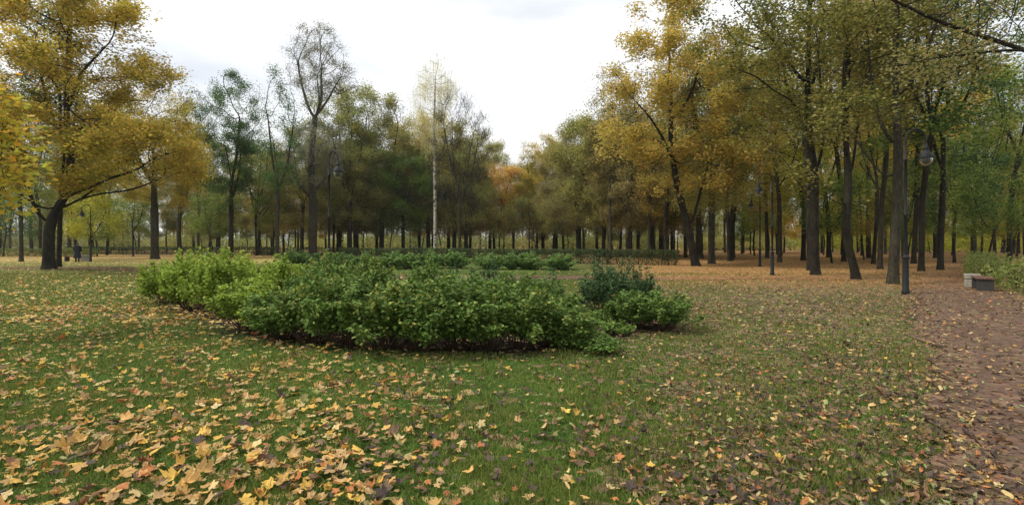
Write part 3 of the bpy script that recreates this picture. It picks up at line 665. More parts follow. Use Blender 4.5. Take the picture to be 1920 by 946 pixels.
# --- big oak on the left
d = 29.6
def q(px, row, dy=0.0): return ((px - 92) / F * d, dy, ZR(row, d))
oak = tree_meshes(1, [
    [(0, 0, -0.15), q(92, 470), q(92, 430), q(100, 400), q(112, 370, .4), q(118, 320, .6), q(112, 250, .5), q(118, 180, .2), q(128, 100), q(132, 30)],
    [q(92, 430), q(76, 390, -.4), q(70, 345, -.7), q(58, 300, -1), q(40, 240, -1.4)],
    [q(97, 415), q(125, 385, -.6), q(165, 368, -1.2), q(205, 362, -1.6), q(250, 345, -2), q(310, 330, -2.2)],
    [q(105, 395), q(150, 362, .8), q(210, 352, 1.6), q(260, 320, 2.4)],
    [q(114, 345), q(150, 290, -1), q(185, 262, -1.8), q(225, 250, -2.2)],
    [q(116, 270), q(85, 215, 1), q(60, 150, 1.8)],
    [q(116, 240), q(160, 180, -.8), q(190, 150, -1.4), q(225, 120, -1.5)],
    [q(100, 400), q(110, 360, 2.0), q(120, 300, 4), q(110, 240, 5.5)], [q(100, 405), q(90, 365, -2.0), q(85, 310, -4)]],
    [(1.2, 0, 10.6, 6.6, 6.2, 6.0, 1300), (-1.2, 0, 15.5, 4.2, 4.2, 4.5, 420), (2.6, -1, 15.0, 3.6, 4, 3.2, 300), (6.6, -1.4, 6.6, 3.4, 3.4, 2.2, 340), (-2.6, 0, 7.5, 3.4, 3.6, 2.6, 260), (3.2, 2.6, 8.4, 3.4, 3.2, 2.6, 240), (1.5, -2, 5.4, 2.4, 2.2, 0.8, 70)],
    0.27, nclus=9500, per=11, leaf=0.155, coff=0.42, lsp=0.22, csp=0.28, cfreq=1.9, voids=0.2, jit=0.3, kill=0.8)
T("oak_tree", oak, 92, d, 'oakgold', "huge spreading oak with black forked trunk and golden-olive foliage, at the far left")
# --- trees of the left half
def mk(seed, h, b, r, R0, **kw): return kind(seed, h, b, r, R0, **kw)
T("tree", K['slim', 0], 110, 32.5, 'olive', "dark straight trunk close behind the big forked oak", s=1.1)
T("tree", K['wood', 3], 40, 43, 'green', "grey-barked tree standing left of the big oak trunk", bark=BARK2, s=0.95)
T("oak_tree", mk(31, 18, 4.6, 5.2, 0.36, nclus=4200, per=13, leaf=0.13, na=900), 290, 52, 'oakgold', "golden-crowned tree with thick pale grey trunk, left of the shrub bed's end", bark=BARK2)
T("tree", mk(32, 23, 5.5, 4.2, 0.25, nclus=3400, per=13, leaf=0.15, na=800), 432, 60, 'dgreen', "tall dark-green tree with the airy narrow crown, left of the lamp")
T("tree", K['slim', 1], 341, 56, 'oakgold', "slender dark trunk just right of the thick pale grey trunk")
T("tree", mk(33, 21, 7, 3.0, 0.2, nclus=1300, per=8, leaf=0.14, na=520, tip=0.018, twig=0.014), 520, 54, 'dgreen', "slim grey trunk with a thin half-bare top beside the left end of the back shrubs", bark=BARK2)
T("tree", K['under', 0], 170, 50, 'ygreen', "small yellow-green maple low behind the oak's right-hand limb")
T("tree", mk(34, 25, 7, 4.0, 0.22, nclus=1600, per=3, leaf=0.13, na=800, bare=True, tip=0.02, twig=0.018), 335, 74, 'grey', "almost leafless tall tree rising behind the golden crown, upper left", bark=BARK2)
T("tree", mk(35, 25, 8, 3.0, 0.18, nclus=1200, per=3, leaf=0.13, na=600, bare=True, tip=0.02, twig=0.018), 372, 76, 'grey', "second bare treetop just right of the taller leafless one, upper left", bark=BARK2)
# tall tree with a sparse grey crown behind the lamp
tall = tree_meshes(40, [[(0, 0, -.15), (0.1, 0, 6), (-0.2, 0, 12), (0.3, 0, 17.5)], [(0.3, 0, 17.4), (1.1, .2, 20), (1.0, .2, 23.5)], [(0.3, 0, 17.3), (-0.9, .4, 19.5), (-1.9, .6, 23), (-2.1, .6, 25)], [(0.3, 0, 17.5), (2.2, -.5, 19.8), (3.4, -.8, 21.8)], [(0.3, 0, 17.4), (.4, 1.4, 20), (-.2, 2, 23)], [(0, 0, 8), (2, 1, 11), (2.6, 1, 14)], [(0, 0, 7), (-2, -1, 10), (-2.8, -1, 13)]],
    [(0.6, 0, 24.3, 4.2, 3.8, 5.4, 800), (3.6, -.5, 22, 2.6, 2.6, 2.6, 240), (0, 0, 12.5, 4.6, 4.4, 4.6, 500)], 0.5, nclus=4200, per=7, leaf=0.135, lsp=0.3, tip=0.02, twig=0.016, voids=0.15, up=.3, jit=.3, cfreq=4.0, axw=.5)
T("tree", tall, 586, 63, 'grey', "tallest tree, sparse grey-leaved crown against the sky behind the left lamp", bark=BARK2)
T("tree", K['leafy', 1], 566, 67, 'olive', "leafy olive tree filling in below the tall sparse crown", s=0.92, rz=1.1)
# birch
g = np.random.default_rng(5)
birch = tree_meshes(50, [[(0, 0, -.15), (0.05, 0, 8), (-0.1, 0, 16), (0.1, 0, 21.5)]],
    [(0, 0, 18.4, 3.1, 2.8, 6.0, 540), (0.3, 0, 22.4, 2.0, 1.6, 2.4, 130), (-1.3, 0, 17, 1.6, 1.6, 2.6, 90), (1.0, .3, 19.5, 1.6, 1.5, 2.6, 90)], 0.17, nclus=1250, per=17, leaf=0.10, strands=2.6, cfreq=4.5, axw=0.4, csp=0.45, voids=0.3, up=0.25, kill=0.65, step=0.4, tip=0.014, flare=.3)
T("birch_tree", birch, 815, 60, 'birch', "tall white-barked birch with hanging pale-yellow strands against the sky", bark=BIRCH)
T("tree", mk(51, 19.8, 3.5, 4.2, 0.17, nclus=3000, per=0, na=1500, bare=True, up=0.6, nl=7, tip=0.013, twig=0.012, voids=0, jit=.12), 862, 58, 'grey', "completely leafless vase-shaped tree just right of the white birch", bark=BARK2)
# --- big golden maple right of centre, leaning trunk
d = 34.5
def q(px, row, dy=0.0): return ((px - 1305) / F * d, dy, ZR(row, d))
mapl = tree_meshes(60, [
    [(0, 0, -.15), q(1299, 470), q(1288, 420), q(1276, 370), q(1268, 320, .4), q(1262, 260, .6), q(1262, 190, .4), q(1256, 110), q(1250, 50)],
    [q(1292, 430), q(1308, 400, .5), q(1325, 350, 1), q(1345, 300, 1.4), q(1350, 230, 1.5)],
    [q(1268, 320), q(1240, 270, -.8), q(1212, 230, -1.2), q(1180, 200, -1.5)],
    [q(1266, 290), q(1235, 250, 1.2), q(1200, 250, 2), q(1165, 270, 2.6)],
    [q(1262, 230), q(1290, 180, -.8), q(1305, 120, -1)]],
    [(-1.8, 0, 10.6, 5.2, 5, 5.4, 1050), (-1.6, 0, 15.6, 3.4, 3.4, 3.8, 380), (-3.8, 0, 13.0, 2.8, 3, 2.8, 260), (3.6, -1, 10.5, 3.0, 3, 3.4, 300), (1.8, 0, 13, 3.4, 3.6, 4, 380), (-4.6, 0, 8.6, 2.8, 3, 2.6, 260), (1, -2.2, 6.6, 3.2, 2.8, 1.8, 220)],
    0.25, nclus=3900, per=11, leaf=0.18, coff=.35, lsp=0.24, cfreq=2.0, jit=0.28, kill=0.85)
T("maple_tree", mapl, 1305, d, 'gold', "big golden maple with thick black leaning trunk at the right end of the hedge")
# --- row of near trunks on the right
d = 24.4
def q(px, row, dy=0.0): return ((px - 1529) / F * d, dy, ZR(row, d))
t1 = tree_meshes(61, [[(0, 0, -.15), q(1528, 470), q(1527, 400), q(1529, 330), q(1524, 260, .2), q(1520, 180, .3), q(1521, 90, .2), q(1518, 0), (-.3, 0, 16)],
    [q(1528, 330), q(1545, 300, .3), q(1560, 250, .6), q(1566, 180, 1), q(1560, 60, 1.2)], [q(1527, 300), q(1500, 250, -.6), q(1470, 210, -1)],
    [q(1521, 170), q(1490, 110, .6), q(1470, 60, 1)], [q(1528, 360), q(1505, 320, -.4), q(1475, 295, -.6), q(1440, 290, -.8)]],
    [(-.6, 0, 11.6, 3.8, 4.2, 5.6, 760), (-3.6, -.5, 11.5, 3.0, 2.8, 3.2, 330), (-2.6, -.6, 7.0, 2.4, 2.2, 1.8, 190), (1.2, .6, 15, 2.6, 3, 3, 200)], 0.19, nclus=1500, per=10, lsp=0.22, leaf=0.155, coff=.2, jit=0.28)
T("tree", t1, 1529, d, 'nolive', "straight thick dark trunk, olive foliage, left of the crooked-footed tree")
d = 21.7
def q(px, row, dy=0.0): return ((px - 1606) / F * d, dy, ZR(row, d))
t2 = tree_meshes(62, [[(0, 0, -.15), q(1604, 500), q(1597, 475), q(1586, 455), q(1586, 420), q(1592, 370), q(1595, 310, .2), q(1594, 240, .3), q(1596, 160, .3), q(1592, 60), (-.3, 0, 15)],
    [q(1587, 400), q(1570, 380, -.2), q(1545, 368, -.3), q(1515, 357, -.4), q(1485, 350, -.5)], [q(1593, 340), q(1612, 300, .4), q(1632, 230, .8), q(1645, 150, 1)],
    [q(1593, 310), q(1572, 265, -.3), q(1562, 200, -.6), q(1560, 110, -.8)]],
    [(-.4, 0, 10.4, 3.4, 3.8, 5.0, 620), (-2.6, 0, 5.8, 1.9, 1.6, 1.0, 120), (.8, .5, 13.5, 2.6, 3, 3, 200)], 0.16, nclus=950, per=10, lsp=0.22, leaf=0.15, coff=.2, jit=0.26)
T("tree", t2, 1606, d, 'nolive', "crooked dark trunk bulging left near its foot, long bare limb reaching left")
d = 19.3
def q(px, row, dy=0.0): return ((px - 1674) / F * d, dy, ZR(row, d))
t3 = tree_meshes(63, [[(0, 0, -.15), q(1676, 500), q(1680, 440), q(1683, 360), q(1684, 280), q(1687, 200, .2), q(1690, 100, .3), q(1690, 0, .2), (.3, .3, 15)],
    [q(1682, 400), q(1655, 370, -.3), q(1625, 345, -.4)], [q(1683, 350), q(1660, 315, .5), q(1645, 270, .8), q(1632, 240, 1)],
    [q(1684, 290), q(1666, 220, .5), q(1660, 130, .8), q(1662, 30, 1)], [q(1683, 360), q(1705, 345, .6), q(1722, 300, 1), q(1735, 240, 1.5)], [q(1688, 190), q(1710, 120, -.6), q(1722, 40, -1)]],
    [(.2, 0, 9.8, 3.2, 3.6, 4.6, 620), (-1.6, .4, 6.6, 1.6, 1.8, 1.6, 110), (1.4, 0, 12.8, 2.6, 3, 3, 200)], 0.17, nclus=850, per=10, lsp=0.22, leaf=0.145, coff=.2, jit=0.26)
T("tree", t3, 1674, d, 'nolive', "tall thick mossy trunk immediately left of the right-hand lamp post", bark=BARK2)
NEAR = [(1334, 38, 'leafy', 1, 'olive', .92, "upright black trunk under a low olive crown just right of the golden maple's leaning trunk"),
 (1368, 44, 'wood', 2, 'olive', .95, "slim dark trunk forking high, midway between golden maple and the twin lamp poles"),
 (1372, 47, 'wood', 1, 'gold', .9, "thick grey trunk behind the slim one right of the golden maple"),
 (1462, 41, 'wood', 3, 'ygreen', 1.05, "dark trunk leaning right, just beyond the thin pole lamp"),
 (1519, 29, 'slim', 0, 'olive', 1.25, "narrow trunk half hidden behind the straight thick one"),
 (1637, 38, 'slim', 1, 'brown', 1.3, "narrow straight trunk with brown leaves right of the crooked tree"),
 (1650, 31, 'slim', 0, 'gold', 1.15, "narrow dark trunk nearer the path, just left of the mossy trunk"),
 (1727, 28.5, 'wood', 2, 'dgreen', .9, "dark trunk right behind the right-hand lamp's lantern"),
 (1763, 29.5, 'wood', 3, 'green', 1.0, "dark trunk tilted left, alone beside the leaf-covered path"),
 (1826, 47, 'wood', 1, 'green', .95, "stout dark trunk in the wood directly above the stone bin"),
 (1893, 42, 'wood', 0, 'green', 1.0, "broad black trunk behind the loose hedge by the bench"),
 (1866, 46, 'slim', 1, 'ygreen', 1.3, "leaning dark trunk left of the broad one behind the loose hedge"),
 (1216, 50, 'wood', 3, 'brown', .95, "trunk with a curved low limb rising behind the hedge's right part"),
 (1180, 55, 'leafy', 0, 'brown', .95, "massive dark trunk under brownish leaves behind the hedge"),
 (1250, 47, 'wood', 1, 'gold', .85, "gnarled dark trunk behind the hedge's right tip"),
 (1145, 52, 'slim', 0, 'brown', 1.2, "straight grey trunk like a column behind the hedge"),
 (655, 70, 'leafy', 1, 'olive', 1.0, "heavy forked black trunk above the hedge, right of the left lamp"),
 (625, 78, 'wood', 0, 'olive', 1.0, "dark trunk just right of the left lamp's post, deep in shade"),
 (485, 70, 'leafy', 0, 'olive', .9, "olive leafy crown between the dark-green tree and the tallest tree"),
 (1085, 64, 'leafy', 0, 'brown', 1.0, "brown-olive rounded crown at the right edge of the open sky"),
 (1130, 60, 'leafy', 2, 'olive', 1.25, "bushy olive crown stepping up towards the golden maple"),
 (1440, 58, 'under', 1, 'ygreen', 1.0, "small bright yellow-green tree low behind the thin pole lamp"),
 (1560, 40, 'under', 0, 'green', 1.1, "small green understorey tree between the straight and the crooked trunks"),
 (1790, 40, 'under', 1, 'dgreen', 1.15, "low dark-green understorey tree right of the right-hand lamp"),
 (1850, 33, 'under', 0, 'green', .9, "low green sapling above the loose hedge"),
 (1700, 44, 'under', 1, 'green', 1.0, "low green understorey tree behind the right-hand lamp post"),
 (250, 62, 'under', 1, 'green', 1.0, "low green tree in shade below the golden canopy"),
 (400, 66, 'under', 0, 'green', 1.2, "small green tree above the left wood's bench")]
for i, (px, d, k, v, pal, s, lab) in enumerate(NEAR): T("tree", K[k, v], px, d, pal, lab, s=s, rz=i * 1.7 % 6.28, bark=BARK if i % 3 else BARK2)
# overhanging trees whose trunks stand outside the picture
lm_el = [(0.7, 0.3, 3.2, 1.1, 1.2, 1.6, 460), (-1.0, 0, 4.9, 1.0, 1.4, 1.0, 60)]
lmt = tree_meshes(70, [[(0, 0, -.15), (.1, 0, 1.6), (.1, 0, 3.4), (0, 0, 6)], [(.1, 0, 2.2), (.8, .3, 2.9), (1.5, .4, 3.1)], [(.1, 0, 2.4), (.8, .3, 2.9), (1.5, .4, 3.0)]], lm_el, 0.13, nclus=400, per=5, leaf=0.15, lsp=0.17, csp=0.18, cfreq=4.0, up=-0.05, step=0.25, kill=0.42, maple=True, tip=0.005)
place_tree("maple_tree", lmt, -9.62, 7.5, 'yellow', BARK2, "bright yellow maple branches with large leaves hanging in at the left edge")
rt = tree_meshes(71, [[(0, 0, -.15), (0, 0, 3), (-.1, 0, 5), (-.2, 0, 9)], [(-.1, 0, 4.5), (-1.4, .2, 6.0), (-2.8, .3, 6.55), (-4.3, .4, 7.1), (-6.0, .5, 8.0)], [(-2.0, .2, 6.3), (-3.2, -.2, 6.2), (-4.6, -.3, 6.0)]],
    [(-3.8, .3, 7.8, 2.6, 1.8, 1.2, 170), (-4.4, -.1, 5.9, 1.8, 1.2, .5, 60), (0, 0, 9, 3, 3, 2.4, 160)], 0.10, nclus=520, per=9, leaf=0.08, step=0.3, kill=0.6, jit=0.3)
place_tree("tree", rt, 15.2, 12.2, 'brown', BARK, "dark crooked branch with brownish leaves reaching in at the top right corner")

# ------------------------------------------------------------------ the wood behind, tree by tree
gb = np.random.default_rng(77)
REG = [  # understorey is mixed into every stretch below  # px range, depth range, count, (kind, weights), palettes, label parts
 (-60, 500, 60, 116, 36, [('leafy', 2), ('wood', 4)], ['olive', 'green', 'dgreen', 'oakgold', 'olive'], "shaded tree in the deep wood left of the left lamp", "trees of the wood on the left"),
 (620, 800, 72, 100, 15, [('leafy', 3)], ['olive', 'oakgold', 'green', 'olive', 'olive'], "rounded olive-green tree behind the hedge left of the birch", "trees behind the hedge left of the birch"),
 (800, 960, 76, 104, 15, [('leafy', 3)], ['gold', 'oakgold', 'orange', 'olive', 'oakgold'], "yellow-orange tree behind the bare tree and birch", "yellowing trees behind the birch"),
 (960, 1120, 74, 112, 15, [('leafy', 3)], ['olive', 'oakgold', 'grey', 'olive'], "dull brown-olive tree behind the middle of the hedge", "dull trees behind the middle of the hedge"),
 (500, 640, 74, 112, 12, [('leafy', 3), ('wood', 2)], ['olive', 'gold', 'brown'], "dim tree in the wood behind the tallest tree", "dim trees behind the tallest tree"),
 (1120, 1330, 52, 110, 26, [('wood', 4), ('leafy', 1)], ['gold', 'oakgold', 'olive', 'oakgold', 'green'], "dark-trunked tree in the wood behind the golden maple", "trees of the wood behind the golden maple"),
 (1330, 1640, 40, 105, 38, [('wood', 5), ('slim', 2)], ['ygreen', 'gold', 'yellow', 'green', 'oakgold', 'gold'], "dark-trunked autumn tree in the wood beyond the lamp poles", "trees of the wood beyond the lamp poles"),
 (1640, 1990, 36, 100, 38, [('wood', 5), ('slim', 2)], ['green', 'ygreen', 'gold', 'green', 'yellow', 'oakgold'], "dark-trunked green and yellow tree in the wood beyond the bench", "trees of the wood beyond the bench"),
]
occ = list(occupied)
for (a, b, d0, d1, n, ks, pals, lab, grp) in REG:
    if len(ks) < 9: ks = ks + [('under', max(1, sum(w for _, w in ks) // 2))]
    done = tries = 0
    while done < n and tries < 800:
        tries += 1; px = gb.uniform(a, b); d = gb.uniform(d0 ** .8, d1 ** .8) ** 1.25; x = XD(px, d)
        if any((x - p) ** 2 + (d - q_) ** 2 < 3.3 ** 2 for p, q_ in occ): continue
        occ.append((x, d)); done += 1
        kn = gb.choice([k for k, w in ks for _ in range(w)]); nv = 4 if kn == 'wood' else 3 if kn == 'leafy' else 2
        s = gb.uniform(0.85, 1.25)
        if 620 < px < 1120 and d > 70: s = gb.uniform(1.08, 1.36) * (1.0 if px < 1000 else 0.88)
        T("tree", K[str(kn), int(gb.integers(nv))], px, d, pals[int(gb.integers(len(pals)))], lab, group=grp, s=s, rz=gb.uniform(0, 6.28), bark=BARK if gb.random() < .75 else BARK2)

# the far wood beyond the last single trees reads as one mass: nobody could count it
def far_wood(name, label, segs, pal, seed, h=(9, 17)):
    g = np.random.default_rng(seed); C = []; tb = MB()
    for (xa, ya, xb, yb, n) in segs:
        for k in range(n):
            t = g.random(); x = xa + (xb - xa) * t + g.normal() * 2; y = ya + (yb - ya) * t + g.uniform(0, 26); hh = g.uniform(*h); m = 150
            u = g.normal(size=(m, 3)); u /= np.linalg.norm(u, axis=1, keepdims=True); u *= g.random((m, 1)) ** 0.4; low = g.uniform(0.2, 2.5)
            C.append(u * [g.uniform(2.5, 4.2), g.uniform(2.5, 4), (hh - low) / 2] + [x, y, (hh + low) / 2])
            V, Q = tube_arrays([(x, y, -.2), (x + g.normal() * .3, y, hh * .4), (x + g.normal() * .6, y, hh * .85)], [.26, .18, .05], 5); tb.add(V, Q)
            for _ in range(6):
                bx, by = x + g.normal() * 3, y + g.normal() * 4; C.append(g.normal(size=(40, 3)) * [1.6, 1.4, 1.0] + [bx, by, 1.9])
    C = np.concatenate(C); C[:, 2] = np.abs(C[:, 2]) + 0.15; per = 5
    tone = 0.5 + 0.25 * np.sin(C[:, 0] * .35) + 0.25 * np.sin(C[:, 0] * .13 + C[:, 2] * .4)
    pos = np.repeat(C, per, 0) + g.normal(size=(len(C) * per, 3)) * 0.5
    lb = leaves(g, pos, g.uniform(.22, .42, len(pos)), g.random(len(pos)), np.clip(np.repeat(tone, per) + g.normal(size=len(pos)) * .1, 0, 1), flat=0.5)
    n0 = sum(len(f) for f in lb.f); me_v = np.concatenate(tb.v); lb.add(me_v, np.concatenate([f for f in tb.f]), 1, r=0.5, c=0.5)
    o = link(name, lb.mesh(name, False), [PAL[pal], BARK]); tag(o, label, "woodland", kind='stuff')
far_wood("far_wood", "dim mass of olive woodland closing the view far behind the trees on the left", [(-150, 108, -66, 124, 55), (-66, 122, 20, 122, 60)], 'olive', 301)
far_wood("far_wood", "olive-green mass of woodland closing the view far behind the trees on the right", [(20, 118, 90, 116, 60), (96, 112, 190, 104, 60)], 'olive', 302)
far_wood("far_wood", "green mass of woodland closing the view at the far right", [(70, 92, 150, 80, 30)], 'ygreen', 303, (7, 13))
#%%SHRUBS
# ------------------------------------------------------------------ shrubs
def shrub_mesh(seed, w, h, nst=60, nl=9000, leaf=0.056, spray=True, base_open=0.27):
    """many upright stems from one foot, side shoots with small paired leaves"""
    g = np.random.default_rng(seed); st = MB(); pos = []; sz = []; cc = []
    per = nl // nst
    for k in range(nst):
        a = g.uniform(0, 6.283); u = g.random() ** 0.6; u *= 1 + 0.16 * math.sin(3 * a + seed); hh = h * (1 - 0.42 * u ** 2.2) * g.uniform(0.62, 1.14) * (1.28 if g.random() < .10 else 1)
        r1 = w / 2 * u * g.uniform(0.85, 1.1); b = np.array([math.cos(a), math.sin(a)]); r0 = 0.25 * r1
        t = np.linspace(0, 1, 6)[:, None]; rad = r0 + (r1 - r0) * t ** 0.8; P = np.hstack([rad * b, hh * t ** (0.8 + 0.5 * (1 - u))]); P[:, :2] += g.normal(size=2) * 0.03; P[1:, :2] += g.normal(size=(5, 2)) * 0.012
        V, Q = tube_arrays(P, np.linspace(0.006, 0.002, 6), 3); st.add(V, Q)
        tl = g.uniform(base_open, 1.03, per) ** 0.75; Pi = np.stack([np.interp(tl, t[:, 0], P[:, i]) for i in range(3)], 1)
        off = g.normal(size=(per, 3)) * (0.085 * (1.15 - 0.75 * tl))[:, None]; off[:, 2] *= 0.7
        # quantise offsets into little shoots so leaves stand in sprays
        if spray:
            q_ = g.integers(0, 7, per); dirs = g.normal(size=(7, 3)); dirs /= np.linalg.norm(dirs, axis=1, keepdims=True); dirs[:, 2] = abs(dirs[:, 2]) * 0.5
            off = dirs[q_] * (g.random(per) * 0.16 * (1.2 - 0.6 * tl))[:, None] + g.normal(size=(per, 3)) * 0.016
        pos.append(Pi + off); sz.append(leaf * g.uniform(0.6, 1.3, per)); cc.append(np.clip(0.45 * g.random() + 0.38 * tl ** 1.5 + 0.25 * g.random(per), 0, 1))
    pos = np.concatenate(pos); sz = np.concatenate(sz); cc = np.concatenate(cc); pos[:, 2] = np.maximum(pos[:, 2], 0.05)
    lb = leaves(g, pos, sz, g.random(len(pos)), cc, flat=0.62)
    return lb.mesh("foliage", False), st.mesh("stems")
STEM = plain("shrub_stems", srgb(70, 54, 40), 0.8)
SM = [shrub_mesh(200 + i, w, h, nl=7600, nst=52) for i, (w, h) in enumerate([(1.35, 0.98), (1.25, 0.92), (1.5, 0.9), (1.2, 1.02)])]
SD = [shrub_mesh(210 + i, w, h, nst=34, nl=5200, leaf=0.05, base_open=0.3) for i, (w, h) in enumerate([(1.2, 1.02), (1.3, 0.95)])]
SB = [shrub_mesh(220 + i, 1.7, 1.12, nst=64, nl=8500, leaf=0.08, base_open=0.02) for i in range(3)]
SW = [shrub_mesh(230 + i, 0.7, 0.28, nst=26, nl=1100, leaf=0.055) for i in range(2)]
def shrub(name, ms, x, y, pal, label, group=None, s=(1, 1, 1), rz=0.0, cat='shrub'):
    r = empty(name, (x, y, float(H(x, y))), rz); r.scale = s; tag(r, label, cat, group)
    for nm, me, mt in (('foliage', ms[0], PAL[pal]), ('stems', ms[1], STEM)):
        if not me.materials: me.materials.append(mt)
        o = bpy.data.objects.new(nm, me); COL.objects.link(o); o.parent = r; o.material_slots[0].link = 'OBJECT'; o.material_slots[0].material = mt
    return r
FRONT = [(292, 572), (340, 584), (392, 600), (448, 628), (510, 646), (575, 655), (640, 661), (706, 664), (775, 666), (842, 664), (908, 662), (972, 658), (1040, 652)]
MIDDLE = [(318, 556), (375, 565), (438, 578), (505, 594), (575, 604), (650, 608), (725, 610), (800, 612), (875, 612), (950, 610), (1020, 604)]
BACK = [(352, 547), (410, 552), (470, 560), (540, 570), (612, 578), (688, 582)]
gs = np.random.default_rng(9); ordn = ['first', 'second', 'third', 'fourth', 'fifth', 'sixth', 'seventh', 'eighth', 'ninth', 'tenth', 'eleventh', 'twelfth', 'thirteenth']
for rowname, rows, hs in (('front', FRONT, 1.0), ('middle', MIDDLE, 1.08), ('back', BACK, 1.14)):
    for i, (px, row) in enumerate(rows):
        x, y = ground_at(px, row); pal = 'shrubL' if px < 560 and not (rowname == 'front' and px > 480) else 'shrubM'
        tone = 'bright yellow-green' if pal == 'shrubL' else 'mid-green'
        hh = hs * gs.uniform(0.8, 1.18) * (1.04 if px < 420 else 0.92 if px > 700 else 0.97); wv = gs.uniform(0.95, 1.12)
        shrub("spirea_shrub", SM[(i * 3 + len(rowname)) % 4], x, y + 0.35, pal, f"{tone} feathery shrub, {ordn[i]} from the left in the bed's {rowname} row", "feathery green shrubs in the near bed", (wv, wv, hh), gs.uniform(0, 6.28))
for i, (px, row, s, lab) in enumerate([(872, 588, 1.0, "dark rose bush with a pink flower behind the bed's green shrubs"), (930, 584, 0.98, "dark rose bush right of the pink flower, at the back of the bed"),
        (1012, 580, 0.78, "low dark rose bush near the bed's middle back edge"), (1120, 586, 0.92, "left one of the dark blue-green rose bushes at the bed's right"), (1148, 576, 1.12, "tallest dark rose bush standing at the bed's right"), (1195, 583, 0.92, "right one of the dark blue-green rose bushes at the bed's right")]):
    x, y = ground_at(px, row); r = shrub("rose_bush", SD[i % 2], x, y, 'shrubD', lab, "dark rose bushes in the bed", (1, 1, s), i * 1.3)
    if i in (0, 3):
        fm = MB(); f0 = np.array([0.24, -0.45, 0.62 if i == 0 else 0.45])
        for k in range(9):
            a = k * 2.4; rr = 0.006 + 0.0028 * k; c = f0 + [math.cos(a) * rr, math.sin(a) * rr, 0.008 * (1 - k / 9)]
            t = np.array([-math.sin(a), math.cos(a), 0]); o_ = np.array([math.cos(a), math.sin(a), 0.5]); V = [c - t * .014, c + t * .014, c + t * .012 + o_ * .028, c - t * .012 + o_ * .028]; fm.add(V, [[0, 1, 2, 3]])
        bl = link("blossom", fm.mesh("blossom"), plain("rose_petals", srgb(226, 120, 136), 0.6), r)
        r.rotation_euler = (0, 0, 0)
for i, (px, row, wv, hv) in enumerate([(1190, 612, 0.95, 0.72), (1243, 618, 0.9, 0.72)]):
    x, y = ground_at(px, row); shrub("spirea_shrub", SM[i + 1], x, y, 'shrubM', ("low rounded green shrub", "rightmost low rounded green shrub")[i] + (" left of the bed's right-end shrub" if i == 0 else " at the right end of the near bed"), "feathery green shrubs in the near bed", (wv, wv, hv), i)
for i, (px, row) in enumerate([(1085, 622), (1120, 606), (1150, 622), (1105, 640), (1072, 650), (1160, 600), (1135, 655), (1090, 600)]):
    x, y = ground_at(px, row); shrub("weed_clump", SW[i % 2], x, y, 'shrubM', "small leafy weed clump growing in the open right part of the near bed", "weed clumps in the near bed", (0.9, 0.9, 0.75), i * 0.9, cat='weed')
for i, (px, w_) in enumerate([(546, 42), (580, 50), (636, 56), (686, 46), (735, 46), (772, 52), (808, 48), (855, 50), (918, 54), (960, 34), (990, 56), (1050, 52)]):
    d = 30.5 + 0.4 * math.sin(i * 2.1); x = XD(px, d); s = w_ / F * d / 1.7 * 1.28; hh = 0.98 if px not in (686,) else .8
    if px == 546: hh = 1.12
    shrub("round_shrub", SB[i % 3], x, d, 'shrubB', f"{'small ' if w_ < 45 else ''}rounded green shrub, {ordn[i]} from the left in the back row before the hedge", "rounded shrubs in front of the clipped hedge", (s, s, hh * .84), i * 1.1)

# ------------------------------------------------------------------ hedges
HST = plain("hedge_stems", srgb(52, 42, 34), 0.9)
def hedge(name, line, h, w, pal, label, per_m=420, leaf=0.07, loose=0.0, openb=0.4, seed=1):
    g = np.random.default_rng(seed); P = np.array(line, float); seg = np.linalg.norm(np.diff(P, axis=0), axis=1); Lg = seg.sum(); cum = np.concatenate([[0], np.cumsum(seg)])
    n = int(per_m * Lg); s = g.random(n) * Lg; cx = np.interp(s, cum, P[:, 0]); cy = np.interp(s, cum, P[:, 1])
    dx = np.gradient(P[:, 0]).mean(); dy = np.gradient(P[:, 1]).mean(); l = math.hypot(dx, dy); nx_, ny_ = -dy / l, dx / l
    z = h * (openb + (1 - openb) * g.random(n) ** (0.7)); lo = g.random(n) < 0.22; z = np.where(lo, g.random(n) * h * openb * 1.2, z)
    hh = h * (1 + loose * (np.sin(s * 1.3) * 0.5 + np.sin(s * 3.7) * 0.3)); z = z * hh / h
    off = (g.random(n) - 0.5) * w * (1 + loose * g.normal(size=n)); face = g.random(n) < 0.45; off = np.where(face, np.sign(off) * w / 2 * g.uniform(0.85, 1.08, n), off)
    pos = np.column_stack([cx + nx_ * off, cy + ny_ * off, z + H(cx, cy)])
    tone = np.clip(0.5 + 0.3 * np.sin(s * 0.9) + 0.2 * g.normal(size=n), 0, 1)
    r = empty(name, (P[0, 0], P[0, 1], 0)); tag(r, label, "hedge")
    off0 = np.array([P[0, 0], P[0, 1], 0])
    link("foliage", leaves(g, pos - off0, leaf * g.uniform(.7, 1.3, n), g.random(n), tone, flat=0.5).mesh("foliage", False), PAL[pal], r)
    sb = MB()
    for k in range(int(Lg * 3.2)):
        s0 = g.random() * Lg; bx = np.interp(s0, cum, P[:, 0]); by = np.interp(s0, cum, P[:, 1]); o = (g.random() - .5) * w * .5
        for _ in range(3):
            e = g.normal(size=2) * 0.16; Q = np.array([[bx + nx_ * o, by + ny_ * o, -0.03], [bx + nx_ * o + e[0] * .5, by + ny_ * o + e[1] * .5, h * .45], [bx + nx_ * o + e[0], by + ny_ * o + e[1], h * .92]]) - off0
            V, Qd = tube_arrays(Q, [0.014, 0.010, 0.005], 4); sb.add(V, Qd)
    link("stems", sb.mesh("stems"), HST, r); return r
hl = [(XD(1272, 35.5), 35.5), (XD(1180, 36.6), 36.6), (XD(1000, 41), 41), (XD(850, 47), 47), (XD(640, 56), 56)]
